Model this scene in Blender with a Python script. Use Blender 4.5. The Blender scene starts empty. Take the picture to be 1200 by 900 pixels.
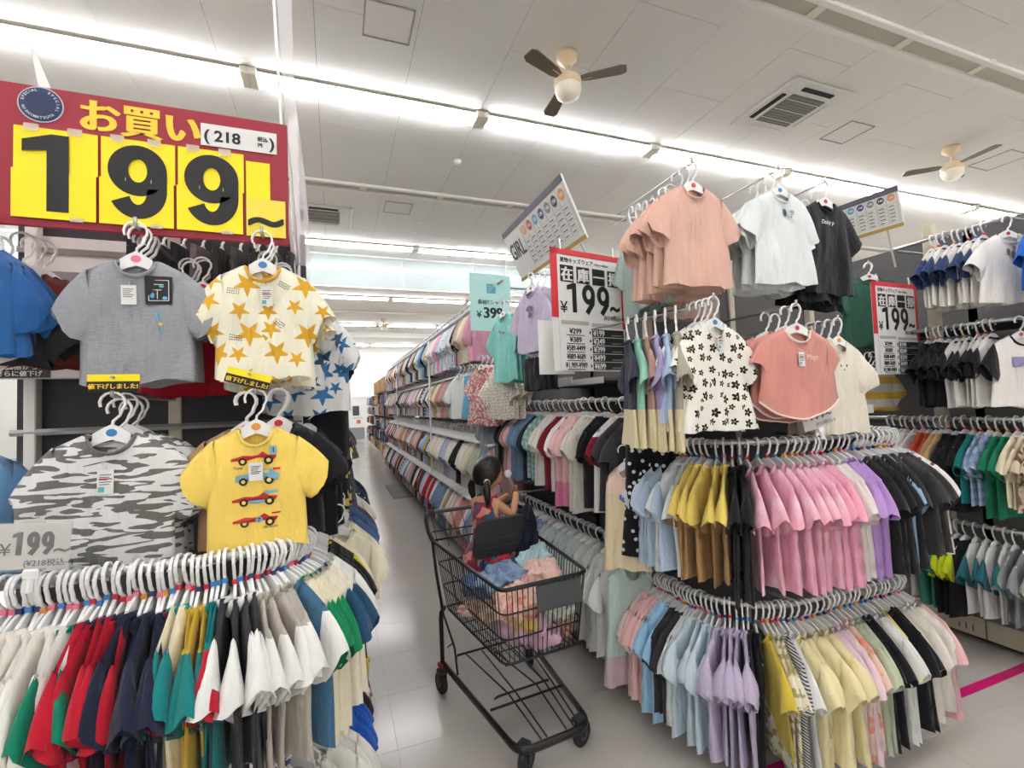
import bpy, math, random
from math import sin, cos, pi, radians, sqrt
from mathutils import Vector, Matrix, noise
scene = bpy.context.scene
COL = scene.collection

# ------------------------------------------------------------------ camera
CAM_H = 1.6
cam_d = bpy.data.cameras.new('camera'); cam = bpy.data.objects.new('camera', cam_d); COL.objects.link(cam)
cam_d.sensor_fit = 'HORIZONTAL'; cam_d.sensor_width = 36.0; cam_d.lens = 556.0 / 1200.0 * 36.0
cam_d.clip_start = 0.02; cam_d.clip_end = 200
def _n(v): return v.normalized()
_vy = _n(Vector(((393 - 600) / 556, (480 - 450) / 556, 1.0)))          # aisle direction seen by the lens
_vx = Vector(((2100 - 600) / 556, (420 - 450) / 556, 1.0)); _vx = _n(_vx - _vx.dot(_vy) * _vy)
_vz = _vx.cross(_vy)
if _vz.y > 0: _vz = -_vz
R3 = Matrix((_vx, _vy, _vz))
cm = Matrix.Identity(4)
for i in range(3):
    cm[i][0] = R3[i][0]; cm[i][1] = -R3[i][1]; cm[i][2] = -R3[i][2]
cm[2][3] = CAM_H
cam.matrix_world = cm
scene.camera = cam

# ------------------------------------------------------------------ world, exposure
wd = bpy.data.worlds.new('world'); scene.world = wd; wd.use_nodes = True
wd.node_tree.nodes['Background'].inputs[0].default_value = (1, 1, 1, 1)
wd.node_tree.nodes['Background'].inputs[1].default_value = 0.0
vs = scene.view_settings
vs.view_transform = 'Standard'; vs.look = 'None'; vs.gamma = 1.0; vs.use_curve_mapping = False
vs.exposure = 0.9
TUBE_POWER = 28.0          # emission of the ceiling tubes (the only light of the shop)

# ------------------------------------------------------------------ helpers
rnd = random.Random(7)
def lin(c):
    return tuple(((v / 255.0) / 12.92 if v / 255.0 <= 0.04045 else ((v / 255.0 + 0.055) / 1.055) ** 2.4) for v in c)
MATS = {}
def mat(key, col, rough=0.6, metal=0.0, bump=0.0, bscale=60, var=0.0, vscale=8, spec=0.5, trans=0.0, alpha=1.0, emit=None):
    if key in MATS: return MATS[key]
    m = bpy.data.materials.new(key); m.use_nodes = True; nt = m.node_tree; b = nt.nodes['Principled BSDF']
    c = lin(col) + (1,)
    b.inputs['Base Color'].default_value = c; b.inputs['Roughness'].default_value = rough; b.inputs['Metallic'].default_value = metal
    b.inputs['Specular IOR Level'].default_value = spec
    if trans: b.inputs['Transmission Weight'].default_value = trans
    if alpha < 1: b.inputs['Alpha'].default_value = alpha
    tc = None
    if bump or var:
        tc = nt.nodes.new('ShaderNodeTexCoord')
    if var:
        n = nt.nodes.new('ShaderNodeTexNoise'); n.inputs['Scale'].default_value = vscale; n.inputs['Detail'].default_value = 4
        nt.links.new(tc.outputs['Object'], n.inputs['Vector'])
        mx = nt.nodes.new('ShaderNodeMix'); mx.data_type = 'RGBA'
        mx.inputs[6].default_value = tuple(v * (1 - var) for v in c[:3]) + (1,); mx.inputs[7].default_value = tuple(min(1, v * (1 + var)) for v in c[:3]) + (1,)
        nt.links.new(n.outputs['Fac'], mx.inputs[0]); nt.links.new(mx.outputs[2], b.inputs['Base Color'])
    if bump:
        n = nt.nodes.new('ShaderNodeTexNoise'); n.inputs['Scale'].default_value = bscale; n.inputs['Detail'].default_value = 3
        nt.links.new(tc.outputs['Object'], n.inputs['Vector'])
        bp = nt.nodes.new('ShaderNodeBump'); bp.inputs['Strength'].default_value = bump; bp.inputs['Distance'].default_value = 0.01
        nt.links.new(n.outputs['Fac'], bp.inputs['Height']); nt.links.new(bp.outputs['Normal'], b.inputs['Normal'])
    if emit:
        b.inputs['Emission Color'].default_value = lin(emit[0]) + (1,); b.inputs['Emission Strength'].default_value = emit[1]
    MATS[key] = m
    return m

def tag(o, label=None, cat=None, group=None, kind=None):
    if label: o['label'] = label
    if cat: o['category'] = cat
    if group: o['group'] = group
    if kind: o['kind'] = kind
    return o
def empty(name, loc=(0, 0, 0), rz=0.0, parent=None, rot=None):
    o = bpy.data.objects.new(name, None); COL.objects.link(o); o.location = loc
    o.rotation_euler = rot if rot else (0, 0, rz); o.empty_display_size = 0.05
    if parent: o.parent = parent
    return o

class MB:
    def __init__(s): s.v = []; s.f = []; s.m = []; s.cur = 0
    def add(s, vs_, fs):
        k = len(s.v); s.v += [tuple(p) for p in vs_]
        for f in fs: s.f.append(tuple(i + k for i in f)); s.m.append(s.cur)
        return s
    def box(s, x0, x1, y0, y1, z0, z1):
        return s.add([(x0, y0, z0), (x1, y0, z0), (x1, y1, z0), (x0, y1, z0), (x0, y0, z1), (x1, y0, z1), (x1, y1, z1), (x0, y1, z1)],
                     [(0, 3, 2, 1), (4, 5, 6, 7), (0, 1, 5, 4), (1, 2, 6, 5), (2, 3, 7, 6), (3, 0, 4, 7)])
    def bevbox(s, x0, x1, y0, y1, z0, z1, b=0.004):
        # box with chamfered edges: 24 verts
        vs_ = []; idx = {}
        for sx in (0, 1):
            for sy in (0, 1):
                for sz in (0, 1):
                    for ax in range(3):
                        p = [(x0, x1)[sx], (y0, y1)[sy], (z0, z1)[sz]]
                        sg = [1 - 2 * sx, 1 - 2 * sy, 1 - 2 * sz]
                        for a in range(3):
                            if a != ax: p[a] += sg[a] * b
                        idx[(sx, sy, sz, ax)] = len(vs_); vs_.append(tuple(p))
        fs = []
        c = ((0, 0), (1, 0), (1, 1), (0, 1))
        for sx in (0, 1): fs.append([idx[(sx, a, d, 0)] for a, d in c])
        for sy in (0, 1): fs.append([idx[(a, sy, d, 1)] for a, d in c])
        for sz in (0, 1): fs.append([idx[(a, d, sz, 2)] for a, d in c])
        for a in (0, 1):
            for d in (0, 1):
                fs.append([idx[(a, d, 0, 0)], idx[(a, d, 1, 0)], idx[(a, d, 1, 1)], idx[(a, d, 0, 1)]])
                fs.append([idx[(a, 0, d, 0)], idx[(a, 1, d, 0)], idx[(a, 1, d, 2)], idx[(a, 0, d, 2)]])
                fs.append([idx[(0, a, d, 1)], idx[(1, a, d, 1)], idx[(1, a, d, 2)], idx[(0, a, d, 2)]])
        for a in (0, 1):
            for d in (0, 1):
                for e in (0, 1): fs.append([idx[(a, d, e, 0)], idx[(a, d, e, 1)], idx[(a, d, e, 2)]])
        return s.add(vs_, fs)
    def tube(s, pts, r, n=6, closed=False, caps=True, ry=None, up=None):
        pts = [Vector(p) for p in pts]; N = len(pts); vs_ = []; prev = None
        for i, p in enumerate(pts):
            if closed: t = pts[(i + 1) % N] - pts[i - 1]
            else: t = pts[min(i + 1, N - 1)] - pts[max(i - 1, 0)]
            t = t.normalized() if t.length > 1e-9 else Vector((0, 0, 1))
            if prev is None:
                a = Vector(up) if up else (Vector((0, 0, 1)) if abs(t.z) < .95 else Vector((1, 0, 0)))
            else: a = prev
            a = (a - a.dot(t) * t)
            a = a.normalized() if a.length > 1e-6 else t.orthogonal().normalized()
            b = t.cross(a); prev = a
            rr = r[i] if isinstance(r, (list, tuple)) else r
            r2 = ry if ry is not None else rr
            for k in range(n):
                an = 2 * pi * (k + .5) / n
                vs_.append(p + a * rr * cos(an) + b * r2 * sin(an))
        fs = []
        for i in range(N if closed else N - 1):
            j = (i + 1) % N
            for k in range(n): l = (k + 1) % n; fs.append((i * n + k, i * n + l, j * n + l, j * n + k))
        if caps and not closed:
            fs.append(tuple(range(n - 1, -1, -1))); fs.append(tuple((N - 1) * n + k for k in range(n)))
        return s.add(vs_, fs)
    def cyl(s, p0, p1, r, n=12): return s.tube([p0, p1], r, n)
    def lathe(s, prof, n=16, c=(0, 0, 0)):       # prof: (r, z)
        vs_ = [(c[0] + r * cos(2 * pi * k / n), c[1] + r * sin(2 * pi * k / n), c[2] + z) for r, z in prof for k in range(n)]
        fs = [(i * n + k, i * n + (k + 1) % n, (i + 1) * n + (k + 1) % n, (i + 1) * n + k) for i in range(len(prof) - 1) for k in range(n)]
        return s.add(vs_, fs)
    def prism(s, poly, y0, y1):                   # poly in (x,z), extruded along y
        n = len(poly)
        return s.add([(x, y0, z) for x, z in poly] + [(x, y1, z) for x, z in poly],
                     [tuple(range(n)), tuple(range(2 * n - 1, n - 1, -1))] + [(i, i + n, (i + 1) % n + n, (i + 1) % n) for i in range(n)])
    def xform(s, M):
        s.v = [tuple(M @ Vector(p)) for p in s.v]; return s
    def mesh(s, name, smooth=False):
        me = bpy.data.meshes.new(name); me.from_pydata(s.v, [], s.f)
        if smooth: me.polygons.foreach_set('use_smooth', [True] * len(me.polygons))
        if any(s.m): me.polygons.foreach_set('material_index', s.m)
        me.update(); return me
    def build(s, name, m, parent=None, smooth=False, loc=None):
        me = s.mesh(name, smooth)
        for mm in (m if isinstance(m, (list, tuple)) else [m]): me.materials.append(mm)
        o = bpy.data.objects.new(name, me); COL.objects.link(o)
        if parent: o.parent = parent
        if loc: o.location = loc
        return o
def inst(name, me, m, parent=None, loc=None, rot=None):
    """object sharing mesh data, its material on the object"""
    if not me.materials: me.materials.append(None)
    o = bpy.data.objects.new(name, me); COL.objects.link(o)
    if m is not None:
        o.material_slots[0].link = 'OBJECT'; o.material_slots[0].material = m
    if parent: o.parent = parent
    if loc: o.location = loc
    if rot: o.rotation_euler = rot
    return o
def copy_tree(o, parent=None):
    c = o.copy(); COL.objects.link(c); c.parent = parent
    for ch in list(o.children): copy_tree(ch, c)
    return c
def text(body, size, m, parent, x, z, y=-0.002, align='LEFT', bold=0.0, sx=1.0, name='lettering', rot=0.0, shear=0.0, valign='BOTTOM_BASELINE', ext=0.0004, face='front'):
    cu = bpy.data.curves.new(name, 'FONT'); cu.body = body; cu.size = size; cu.align_x = align; cu.align_y = valign
    cu.offset = min(bold, .014) * size; cu.extrude = ext; cu.resolution_u = 3; cu.shear = shear
    cu.materials.append(m)
    o = bpy.data.objects.new(name, cu); COL.objects.link(o); o.parent = parent
    o.location = (x, y, z); o.scale = (sx, 1, 1)
    o.rotation_euler = (pi / 2, rot, 0)
    if bold > .016:                       # heavier strokes: the same letters again, a hair's breadth to the side
        for q in ((-1, 1) if bold < .03 else (-2, -1, 1, 2)):
            c = o.copy(); COL.objects.link(c); c.parent = parent; c.location.x += q * min(bold - .006, .016) * size * sx * cos(rot)
            c.location.y += .0001 * abs(q)
    return o
def ordinal(i): return ['first', 'second', 'third', 'fourth', 'fifth', 'sixth', 'seventh', 'eighth', 'ninth', 'tenth', 'eleventh', 'twelfth',
    'thirteenth', 'fourteenth', 'fifteenth', 'sixteenth', 'seventeenth', 'eighteenth', 'nineteenth', 'twentieth'][i] if i < 20 else 'number %d' % (i + 1)
def num(i): return ['none', 'one', 'two', 'three', 'four', 'five', 'six', 'seven', 'eight', 'nine', 'ten', 'eleven', 'twelve', 'thirteen', 'fourteen', 'fifteen'][i] if i < 16 else str(i)

M_white = mat('white_paint', (235, 233, 226), .5)
M_black = mat('black_ink', (24, 24, 26), .6)
M_paper = mat('paper', (228, 228, 224), .6)
M_steel = mat('steel', (190, 190, 188), .3, .8)
M_hanger = mat('white_plastic', (238, 238, 236), .35)
M_beige = mat('rack_beige', (205, 196, 174), .45)
M_dark = mat('dark_grey', (62, 60, 60), .7)  # plain dark grey of the goods shelf back and the poster small print
M_grey = mat('grey_metal', (150, 150, 150), .4, .5)

# ------------------------------------------------------------------ setting
def build_room():
    X0, X1, Y0, Y1, Z = -14.0, 18.0, -9.0, 26.3, 5.0
    m_wall = mat('wall_paint', (226, 226, 220), .7, var=.03)
    m_ceil = mat('ceiling_board', (230, 228, 222), .85, bump=.12, bscale=160, var=.03, vscale=60)
    m_joint = mat('ceiling_joint', (120, 118, 112), .9)
    # floor : vinyl tiles
    m_floor = mat('vinyl_floor', (196, 191, 184), .2, var=.05, vscale=3, spec=.6)
    m_fj = mat('floor_joint', (168, 163, 156), .5)
    f = MB().box(X0, X1, Y0, Y1, -.05, -.0015).build('floor', m_floor); tag(f, 'pale grey polished vinyl tile shop floor', kind='structure')
    nt = m_floor.node_tree; b = nt.nodes['Principled BSDF']
    n = nt.nodes.new('ShaderNodeTexNoise'); n.inputs['Scale'].default_value = 1.3; n.inputs['Detail'].default_value = 5
    tc = nt.nodes.new('ShaderNodeNewGeometry'); nt.links.new(tc.outputs['Position'], n.inputs['Vector'])
    mr = nt.nodes.new('ShaderNodeMapRange'); mr.inputs[3].default_value = .07; mr.inputs[4].default_value = .26
    nt.links.new(n.outputs['Fac'], mr.inputs[0]); nt.links.new(mr.outputs[0], b.inputs['Roughness'])
    T = .45
    tm = MB().bevbox(.0007, T - .0007, .0007, T - .0007, -.003, 0, .0006).mesh('floor_tile')
    jb = MB().box(-.66, 4.75, 1.0, 9.1, -.0014, -.0009).build('tile_joints', m_fj, f)
    for i in range(-2, 10):
        for j in range(0, 18):
            inst('floor_tile', tm, m_floor, f, (.245 + T * i, 1.0 + T * j, 0))
    # ceiling
    c = MB().box(X0, X1, Y0, Y1, Z, Z + .1).build('ceiling', m_ceil); tag(c, 'off-white shop ceiling of textured boards', kind='structure')
    PW, PL = .87, 1.74
    pm = MB().bevbox(.002, PW - .002, .002, PL - .002, -.011, 0, .0012).mesh('ceiling_panel')
    MB().box(-2.7, 10.2, 1.6, 11.8, -.004, -.002).build('panel_joints', m_joint, c).location = (0, 0, Z)
    for i in range(-4, 11):
        for j in range(-1, 6):
            yy = 1.5 + PL * j + (PL / 2 if i % 2 else 0)
            if yy + PL > 13: continue
            inst('ceiling_panel', pm, m_ceil, c, (.76 + PW * i, yy, Z - .002))
    so = MB().box(X0, X1, 22.0, Y1, 4.78, 5.0).build('trim_1', m_wall); tag(so, 'lowered ceiling band at the far wall', kind='structure')
    for nm, a in (('wall_left', (X0 - .1, X0, Y0, Y1)), ('wall_right', (X1, X1 + .1, Y0, Y1)), ('wall_back', (X0, X1, Y1, Y1 + .1)), ('wall_front', (X0, X1, Y0 - .1, Y0))):
        tag(MB().box(*a, 0, Z).build(nm, m_wall), kind='structure')
    # pink tape on the floor
    t = MB().box(1.7, 6.2, 1.565, 1.615, .0, .0012).build('trim_2', mat('magenta_tape', (205, 20, 110), .4)); tag(t, 'magenta floor tape line', kind='structure')
    # far doors
    m_d = mat('door_paint', (206, 206, 202), .5); m_k = mat('door_kick', (120, 124, 126), .5)
    m_g = mat('door_glass', (70, 74, 78), .2)
    for i, x in enumerate((.55, 1.5)):
        d = empty('door_%d' % (i + 1), (x, Y1 - .02, 0)); tag(d, kind='structure')
        MB().bevbox(.02, .9, -.05, 0, 0, 2.12, .01).build('door_leaf', m_d, d)
        MB().box(.02, .9, -.06, -.05, .02, .62).build('kick_plate', m_k, d)
        MB().box(.3, .62, -.058, -.05, 1.25, 1.75).build('pane', m_g, d)
        MB().tube([(.3, -.06, 1.25), (.62, -.06, 1.25), (.62, -.06, 1.75), (.3, -.06, 1.75)], .02, 4, closed=True).build('window_frame', m_k, d)
        MB().box(.48, .68, -.058, -.05, .82, 1.02).build('notice', mat('notice_red', (196, 96, 92), .6), d)
        MB().box(.3, .8, -.053, -.05, 1.1, 1.13).build('push_bar', m_k, d)
    tr = MB()
    tr.box(.45, .57, Y1 - .08, Y1, 0, 2.22).box(1.42, 1.52, Y1 - .08, Y1, 0, 2.22).box(2.4, 2.5, Y1 - .08, Y1, 0, 2.22).box(.45, 2.5, Y1 - .08, Y1, 2.12, 2.24)
    tag(tr.build('trim_3', m_d), kind='structure')
    nb = empty('wall_notice', (-.12, Y1 - .05, 1.95)); tag(nb, 'small white notice with red lines on the far wall', 'notice')
    MB().box(0, .5, -.03, 0, -.55, 0).build('sheet', M_paper, nb); MB().box(.08, .42, -.034, -.03, -.4, -.34).build('line', mat('notice_red', (196, 96, 92)), nb)
build_room()

def build_fixtures():
    Z = 4.985
    m_body = mat('fixture_cream', (232, 226, 208), .5)
    m_tube = mat('tube_glow', (255, 255, 255), .5, emit=((248, 248, 255), TUBE_POWER))
    m_off = mat('tube_off', (232, 230, 224), .4)
    body = MB().box(-1.18, 1.18, -.06, .06, -.03, 0).box(-1.18, 1.18, -.105, .105, -.036, -.03).prism([(-1.18, -.012), (1.18, -.012), (1.18, -.05), (-1.18, -.05)], -.04, .04).mesh('body')
    tube = MB().tube([(-1.13, 0, 0), (1.13, 0, 0)], .016, 8).mesh('tube', True)
    cap = MB().bevbox(-.04, .04, -.125, .125, -.08, 0, .008).mesh('lamp_holder')
    joint = MB().bevbox(-.035, .035, -.11, .11, -.03, 0, .006).mesh('connector')
    def fixture(x, y, z, lit, label, group):
        e = empty('tube_light', (x, y, z)); tag(e, label, 'ceiling light', group)
        inst('body', body, m_body, e)
        for s in (-1, 1):
            inst('tube', tube, m_tube if lit else m_off, e, (0, s * .085, -.052))
            inst('lamp_holder', cap, m_body, e, (s * 1.165, 0, 0))
        inst('connector', joint, m_body, e, (1.2, 0, 0))
        return e
    rows = [(5.2, 'nearest lit ceiling row'), (10.05, 'second lit ceiling row'), (14.9, 'third lit ceiling row'), (19.75, 'fourth lit ceiling row'), (24.4, 'lit row at the far wall'),
            (.35, None), (-4.5, None)]
    for y, nm in rows:
        for k in range(-5, 7):
            x = .46 + 2.4 * k
            z = Z if y < 22 else 4.77
            if nm: lab = 'lit twin-tube fitting, %s of twelve along the %s' % (ordinal(k + 5), nm)
            else: lab = 'lit twin-tube fitting behind the photographer, out of view'
            fixture(x, y, z, True, lab, 'lit tube lights')
    # unlit double rails
    for y, nm in ((2.83, 'pair of white ceiling rails above the bowed rack'), (7.45, 'pair of white ceiling rails between the nearest lit rows'), (17.3, 'pair of white ceiling rails before the fourth lit row')):
        e = empty('ceiling_rail', (0, y, 5.0)); tag(e, nm, 'rail', 'unlit ceiling rails')
        for s in (-1, 1):
            MB().bevbox(-9, 14, s * .1 - .03, s * .1 + .03, -.05, -.012, .006).build('rail', M_white, e)
        br = MB().bevbox(-.05, .05, -.14, .14, -.035, -.012, .004).mesh('bracket')
        for k in range(-5, 8): inst('bracket', br, m_body, e, (.46 + 1.2 * k, 0, 0))
        cv = MB().box(-9, 14, -.07, .07, -.02, -.012).build('channel', mat('channel_grey', (190, 184, 168), .6), e)
    # smoke curtain of clear glass
    e = empty('smoke_curtain', (0, 10.85, 4.28)); tag(e, 'clear glass smoke curtain hanging from the ceiling across the aisle', 'glass screen')
    g = mat('clear_glass', (214, 232, 232), .02, alpha=.28, spec=.9)
    for k in range(-5, 7):
        MB().box(-.5 + 2.0 * k, 1.49 + 2.0 * k, -.004, .004, 0, .7).build('pane', g, e)
    MB().box(-11, 14, -.02, .02, .68, .72).build('top_rail', M_white, e); MB().box(-11, 14, -.012, .012, -.02, .006).build('bottom_rail', M_white, e)
build_fixtures()

def build_ceiling_items():
    Z = 4.987
    m_p = mat('ac_white', (226, 224, 218), .5); m_gr = mat('grille_grey', (128, 126, 120), .6); m_sl = mat('slot_black', (20, 20, 20), .7)
    def ac(x, y, s, label):
        e = empty('air_conditioner', (x, y, Z)); tag(e, label, 'air conditioner', 'ceiling cassettes')
        MB().bevbox(-s, s, -s, s, -.03, 0, .012).build('panel', m_p, e)
        gr = MB().box(-.55 * s, .55 * s, -.55 * s, .55 * s, -.036, -.03).build('grille', m_gr, e)
        for k in range(-1, 2): MB().box(-.55 * s, .55 * s, k * .37 * s - .004, k * .37 * s + .004, -.039, -.036).build('grille_bar', m_p, gr)
        for k in range(12): 
            yy = -.52 * s + k * 1.04 * s / 11
            MB().box(-.54 * s, .54 * s, yy - .003, yy + .003, -.038, -.036).build('fin', mat('fin_grey', (96, 95, 92), .6), gr)
        for a in range(4):
            fl = MB().bevbox(-.5 * s, .5 * s, -.06 * s, .06 * s, -.045, -.03, .004).build('louvre', m_p if a in (1, 2) else m_sl, e)
            fl.rotation_euler.z = a * pi / 2
            d = .77 * s; fl.location = (d * sin(a * pi / 2) * 1, -d * cos(a * pi / 2), 0)
        return e
    ac(5.13, 3.97, .46, 'square ceiling cassette air conditioner with open louvres near two access hatches')
    ac(-.12, 8.72, .46, 'square ceiling cassette air conditioner beyond the unlit rails')
    m_f = mat('hatch_frame', (160, 157, 150), .5)
    for x, y, s, lab in ((.5, 4.13, .205, 'square ceiling access hatch above the aisle'), (6.34, 4.12, .21, 'square ceiling access hatch beside the cassette air conditioner'), (1.06, 8.07, .22, 'square ceiling access hatch beyond the unlit rails'), (9.4, 3.95, .25, 'square ceiling access hatch beside the far ceiling fan')):
        e = empty('access_hatch', (x, y, Z)); tag(e, lab, 'hatch', 'ceiling access hatches')
        MB().tube([(-s, -s, -.002), (s, -s, -.002), (s, s, -.002), (-s, s, -.002)], .011, 4, closed=True).build('frame', m_f, e)
        MB().box(-s + .012, s - .012, -s + .012, s - .012, -.006, 0).build('lid', MATS['ceiling_board'], e)
    for x, y, lab in ((1.654, 6.28, 'small white smoke detector between lit rows'), (1.52, 8.62, 'small round sprinkler detector beyond the unlit rails')):
        d = empty('smoke_detector', (x, y, Z)); tag(d, lab, 'detector')
        MB().lathe([(.05, 0), (.05, -.02), (.035, -.045), (0.0, -.05)], 14).build('body', mat('detector_cream', (238, 234, 214), .5), d, True)
        MB().lathe([(.062, 0), (.062, -.008), (.05, -.01)], 14).build('base', M_white, d)
    # fans
    m_c = mat('fan_cream', (232, 208, 170), .35); m_b = mat('fan_blade', (112, 98, 78), .5); m_gl = mat('fan_globe', (240, 232, 208), .3)
    def fan(x, y, a0, label, r=.56):
        e = empty('ceiling_fan', (x, y, Z)); tag(e, label, 'ceiling fan', 'ceiling fans')
        MB().lathe([(.0, 0), (.105, 0), (.1, -.06), (.05, -.11), (.025, -.13)], 20).build('canopy', m_c, e, True)
        MB().cyl((0, 0, -.11), (0, 0, -.24), .018).build('rod', m_c, e)
        MB().lathe([(.03, -.2), (.09, -.225), (.13, -.26), (.135, -.31), (.125, -.33), (0, -.335)], 24).build('motor', m_c, e, True)
        MB().lathe([(.125, -.33), (.13, -.36), (.11, -.42), (.06, -.46), (0, -.475)], 24).build('globe', m_gl, e, True)
        bm = MB().prism([(.0, 0)], 0, 0) if False else MB()
        pts = [(.13, -.035), (.2, -.055), (r - .05, -.075), (r, -.05), (r, .05), (r - .05, .075), (.2, .055), (.13, .035)]
        n = len(pts); t = .006
        bm.add([(px, py, -.27 + py * .1 - t) for px, py in pts] + [(px, py, -.27 + py * .1 + t) for px, py in pts],
               [tuple(range(n)), tuple(range(2 * n - 1, n - 1, -1))] + [(i, i + n, (i + 1) % n + n, (i + 1) % n) for i in range(n)])
        me = bm.mesh('blade')
        arm = MB().bevbox(.1, .24, -.02, .02, -.275, -.262, .003).mesh('blade_arm')
        for k in range(3):
            b = inst('blade', me, m_b, e, rot=(0, 0, a0 + k * 2 * pi / 3)); inst('blade_arm', arm, m_c, b)
    fan(2.18, 3.99, radians(-36), 'cream ceiling fan with brown blades above the aisle near the hatch')
    fan(8.2, 3.94, radians(20), 'cream ceiling fan with brown blades beside the far hatch')
    fan(1.8, 18.6, radians(50), 'small far cream ceiling fan before the fourth lit row')
    fan(6.0, 18.6, radians(80), 'small far cream ceiling fan over the run of hanging clothes')
build_ceiling_items()

# ------------------------------------------------------------------ fabrics
def fabric(col, pat=None, col2=None, col3=None, scale=1.0):
    key = 'cloth_%s_%s_%s_%s' % ('%02x%02x%02x' % col, pat or 'plain', '%02x%02x%02x' % col2 if col2 else '', scale)
    if key in MATS: return MATS[key]
    m = bpy.data.materials.new(key); m.use_nodes = True; nt = m.node_tree; N = nt.nodes; L = nt.links
    b = N['Principled BSDF']; b.inputs['Roughness'].default_value = .9; b.inputs['Specular IOR Level'].default_value = .15
    b.inputs['Sheen Weight'].default_value = .12; b.inputs['Sheen Roughness'].default_value = .6
    tc = N.new('ShaderNodeTexCoord')
    def math_(op, a, bb=None, c=None):
        n = N.new('ShaderNodeMath'); n.operation = op
        for i, v in enumerate((a, bb, c)):
            if v is None: continue
            if isinstance(v, (int, float)): n.inputs[i].default_value = v
            else: L.new(v, n.inputs[i])
        return n.outputs[0]
    def mix(f, a, c):
        n = N.new('ShaderNodeMix'); n.data_type = 'RGBA'; L.new(f, n.inputs[0])
        for i, v in ((6, a), (7, c)):
            if isinstance(v, tuple): n.inputs[i].default_value = v
            else: L.new(v, n.inputs[i])
        return n.outputs[2]
    c1 = lin(col) + (1,); c2 = lin(col2) + (1,) if col2 else c1; c3 = lin(col3) + (1,) if col3 else c1
    nz = N.new('ShaderNodeTexNoise'); nz.inputs['Scale'].default_value = 9; nz.inputs['Detail'].default_value = 3; L.new(tc.outputs['Object'], nz.inputs['Vector'])
    base = mix(nz.outputs['Fac'], tuple(v * .93 for v in c1[:3]) + (1,), tuple(min(1, v * 1.05) for v in c1[:3]) + (1,))
    sp = N.new('ShaderNodeSeparateXYZ')
    if pat in ('flower', 'star', 'dots', 'bigdots'):
        mp = N.new('ShaderNodeMapping'); mp.inputs['Scale'].default_value = (scale, 0, scale); L.new(tc.outputs['Object'], mp.inputs['Vector'])
        vo = N.new('ShaderNodeTexVoronoi'); vo.voronoi_dimensions = '3D'; vo.inputs['Scale'].default_value = 1; vo.inputs['Randomness'].default_value = .55
        L.new(mp.outputs[0], vo.inputs['Vector'])
        sb = N.new('ShaderNodeVectorMath'); sb.operation = 'SUBTRACT'; L.new(mp.outputs[0], sb.inputs[0]); L.new(vo.outputs['Position'], sb.inputs[1])
        L.new(sb.outputs[0], sp.inputs[0])
        ang = math_('ARCTAN2', sp.outputs[2], sp.outputs[0])
        r = math_('SQRT', math_('ADD', math_('MULTIPLY', sp.outputs[0], sp.outputs[0]), math_('MULTIPLY', sp.outputs[2], sp.outputs[2])))
        rs = N.new('ShaderNodeSeparateColor'); L.new(vo.outputs['Color'], rs.inputs[0])
        size = math_('ADD', math_('MULTIPLY', rs.outputs[0], .5), .6)
        if pat == 'flower':
            lim = math_('MULTIPLY', size, math_('ADD', math_('MULTIPLY', math_('ABSOLUTE', math_('COSINE', math_('MULTIPLY', ang, 2.5))), .2), .16))
            f = math_('LESS_THAN', r, lim); base = mix(f, base, c2)
            base = mix(math_('LESS_THAN', r, .07), base, c3)
        elif pat == 'star':
            a = math_('ABSOLUTE', math_('SUBTRACT', math_('MODULO', math_('ADD', ang, 6.2832 + .3), 1.25664), .62832))   # 0 between tips
            tip = math_('SUBTRACT', .62832, a)
            lim = math_('DIVIDE', math_('MULTIPLY', size, .5), math_('ADD', math_('MULTIPLY', tip, 2.6), 1.0))
            base = mix(math_('LESS_THAN', r, lim), base, c2)
        else:
            base = mix(math_('LESS_THAN', r, .17 if pat == 'dots' else .3), base, c2)
    elif pat in ('zebra', 'camo'):
        mp = N.new('ShaderNodeMapping'); mp.inputs['Scale'].default_value = (scale * .2, scale * .2, scale); L.new(tc.outputs['Object'], mp.inputs['Vector'])
        n2 = N.new('ShaderNodeTexNoise'); n2.inputs['Scale'].default_value = 1; n2.inputs['Detail'].default_value = .6; n2.inputs['Distortion'].default_value = .6
        L.new(mp.outputs[0], n2.inputs['Vector'])
        f = math_('GREATER_THAN', n2.outputs['Fac'], .52); base = mix(f, base, c2)
    elif pat in ('stripe', 'vstripe'):
        L.new(tc.outputs['Object'], sp.inputs[0])
        s = math_('SINE', math_('MULTIPLY', sp.outputs[2 if pat == 'stripe' else 0], scale))
        base = mix(math_('GREATER_THAN', s, .1), base, c2)
    elif pat == 'plaid':
        L.new(tc.outputs['Object'], sp.inputs[0])
        s1 = math_('GREATER_THAN', math_('SINE', math_('MULTIPLY', sp.outputs[0], scale)), .2); s2 = math_('GREATER_THAN', math_('SINE', math_('MULTIPLY', sp.outputs[2], scale)), .2)
        base = mix(math_('MULTIPLY', math_('ADD', s1, s2), .45), base, c2)
    elif pat in ('yoke', 'hem'):                 # a dyed upper or lower half
        L.new(tc.outputs['Object'], sp.inputs[0])
        base = mix(math_('LESS_THAN', sp.outputs[2], -scale), base, c2)
    elif pat in ('floral', 'tiedye'):
        n2 = N.new('ShaderNodeTexNoise'); n2.inputs['Scale'].default_value = scale; n2.inputs['Detail'].default_value = 3; L.new(tc.outputs['Object'], n2.inputs['Vector'])
        mr = N.new('ShaderNodeMapRange'); mr.inputs[1].default_value = .5; mr.inputs[2].default_value = .56 if pat == 'floral' else .75; L.new(n2.outputs['Fac'], mr.inputs[0])
        base = mix(mr.outputs[0], base, c2)
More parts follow.
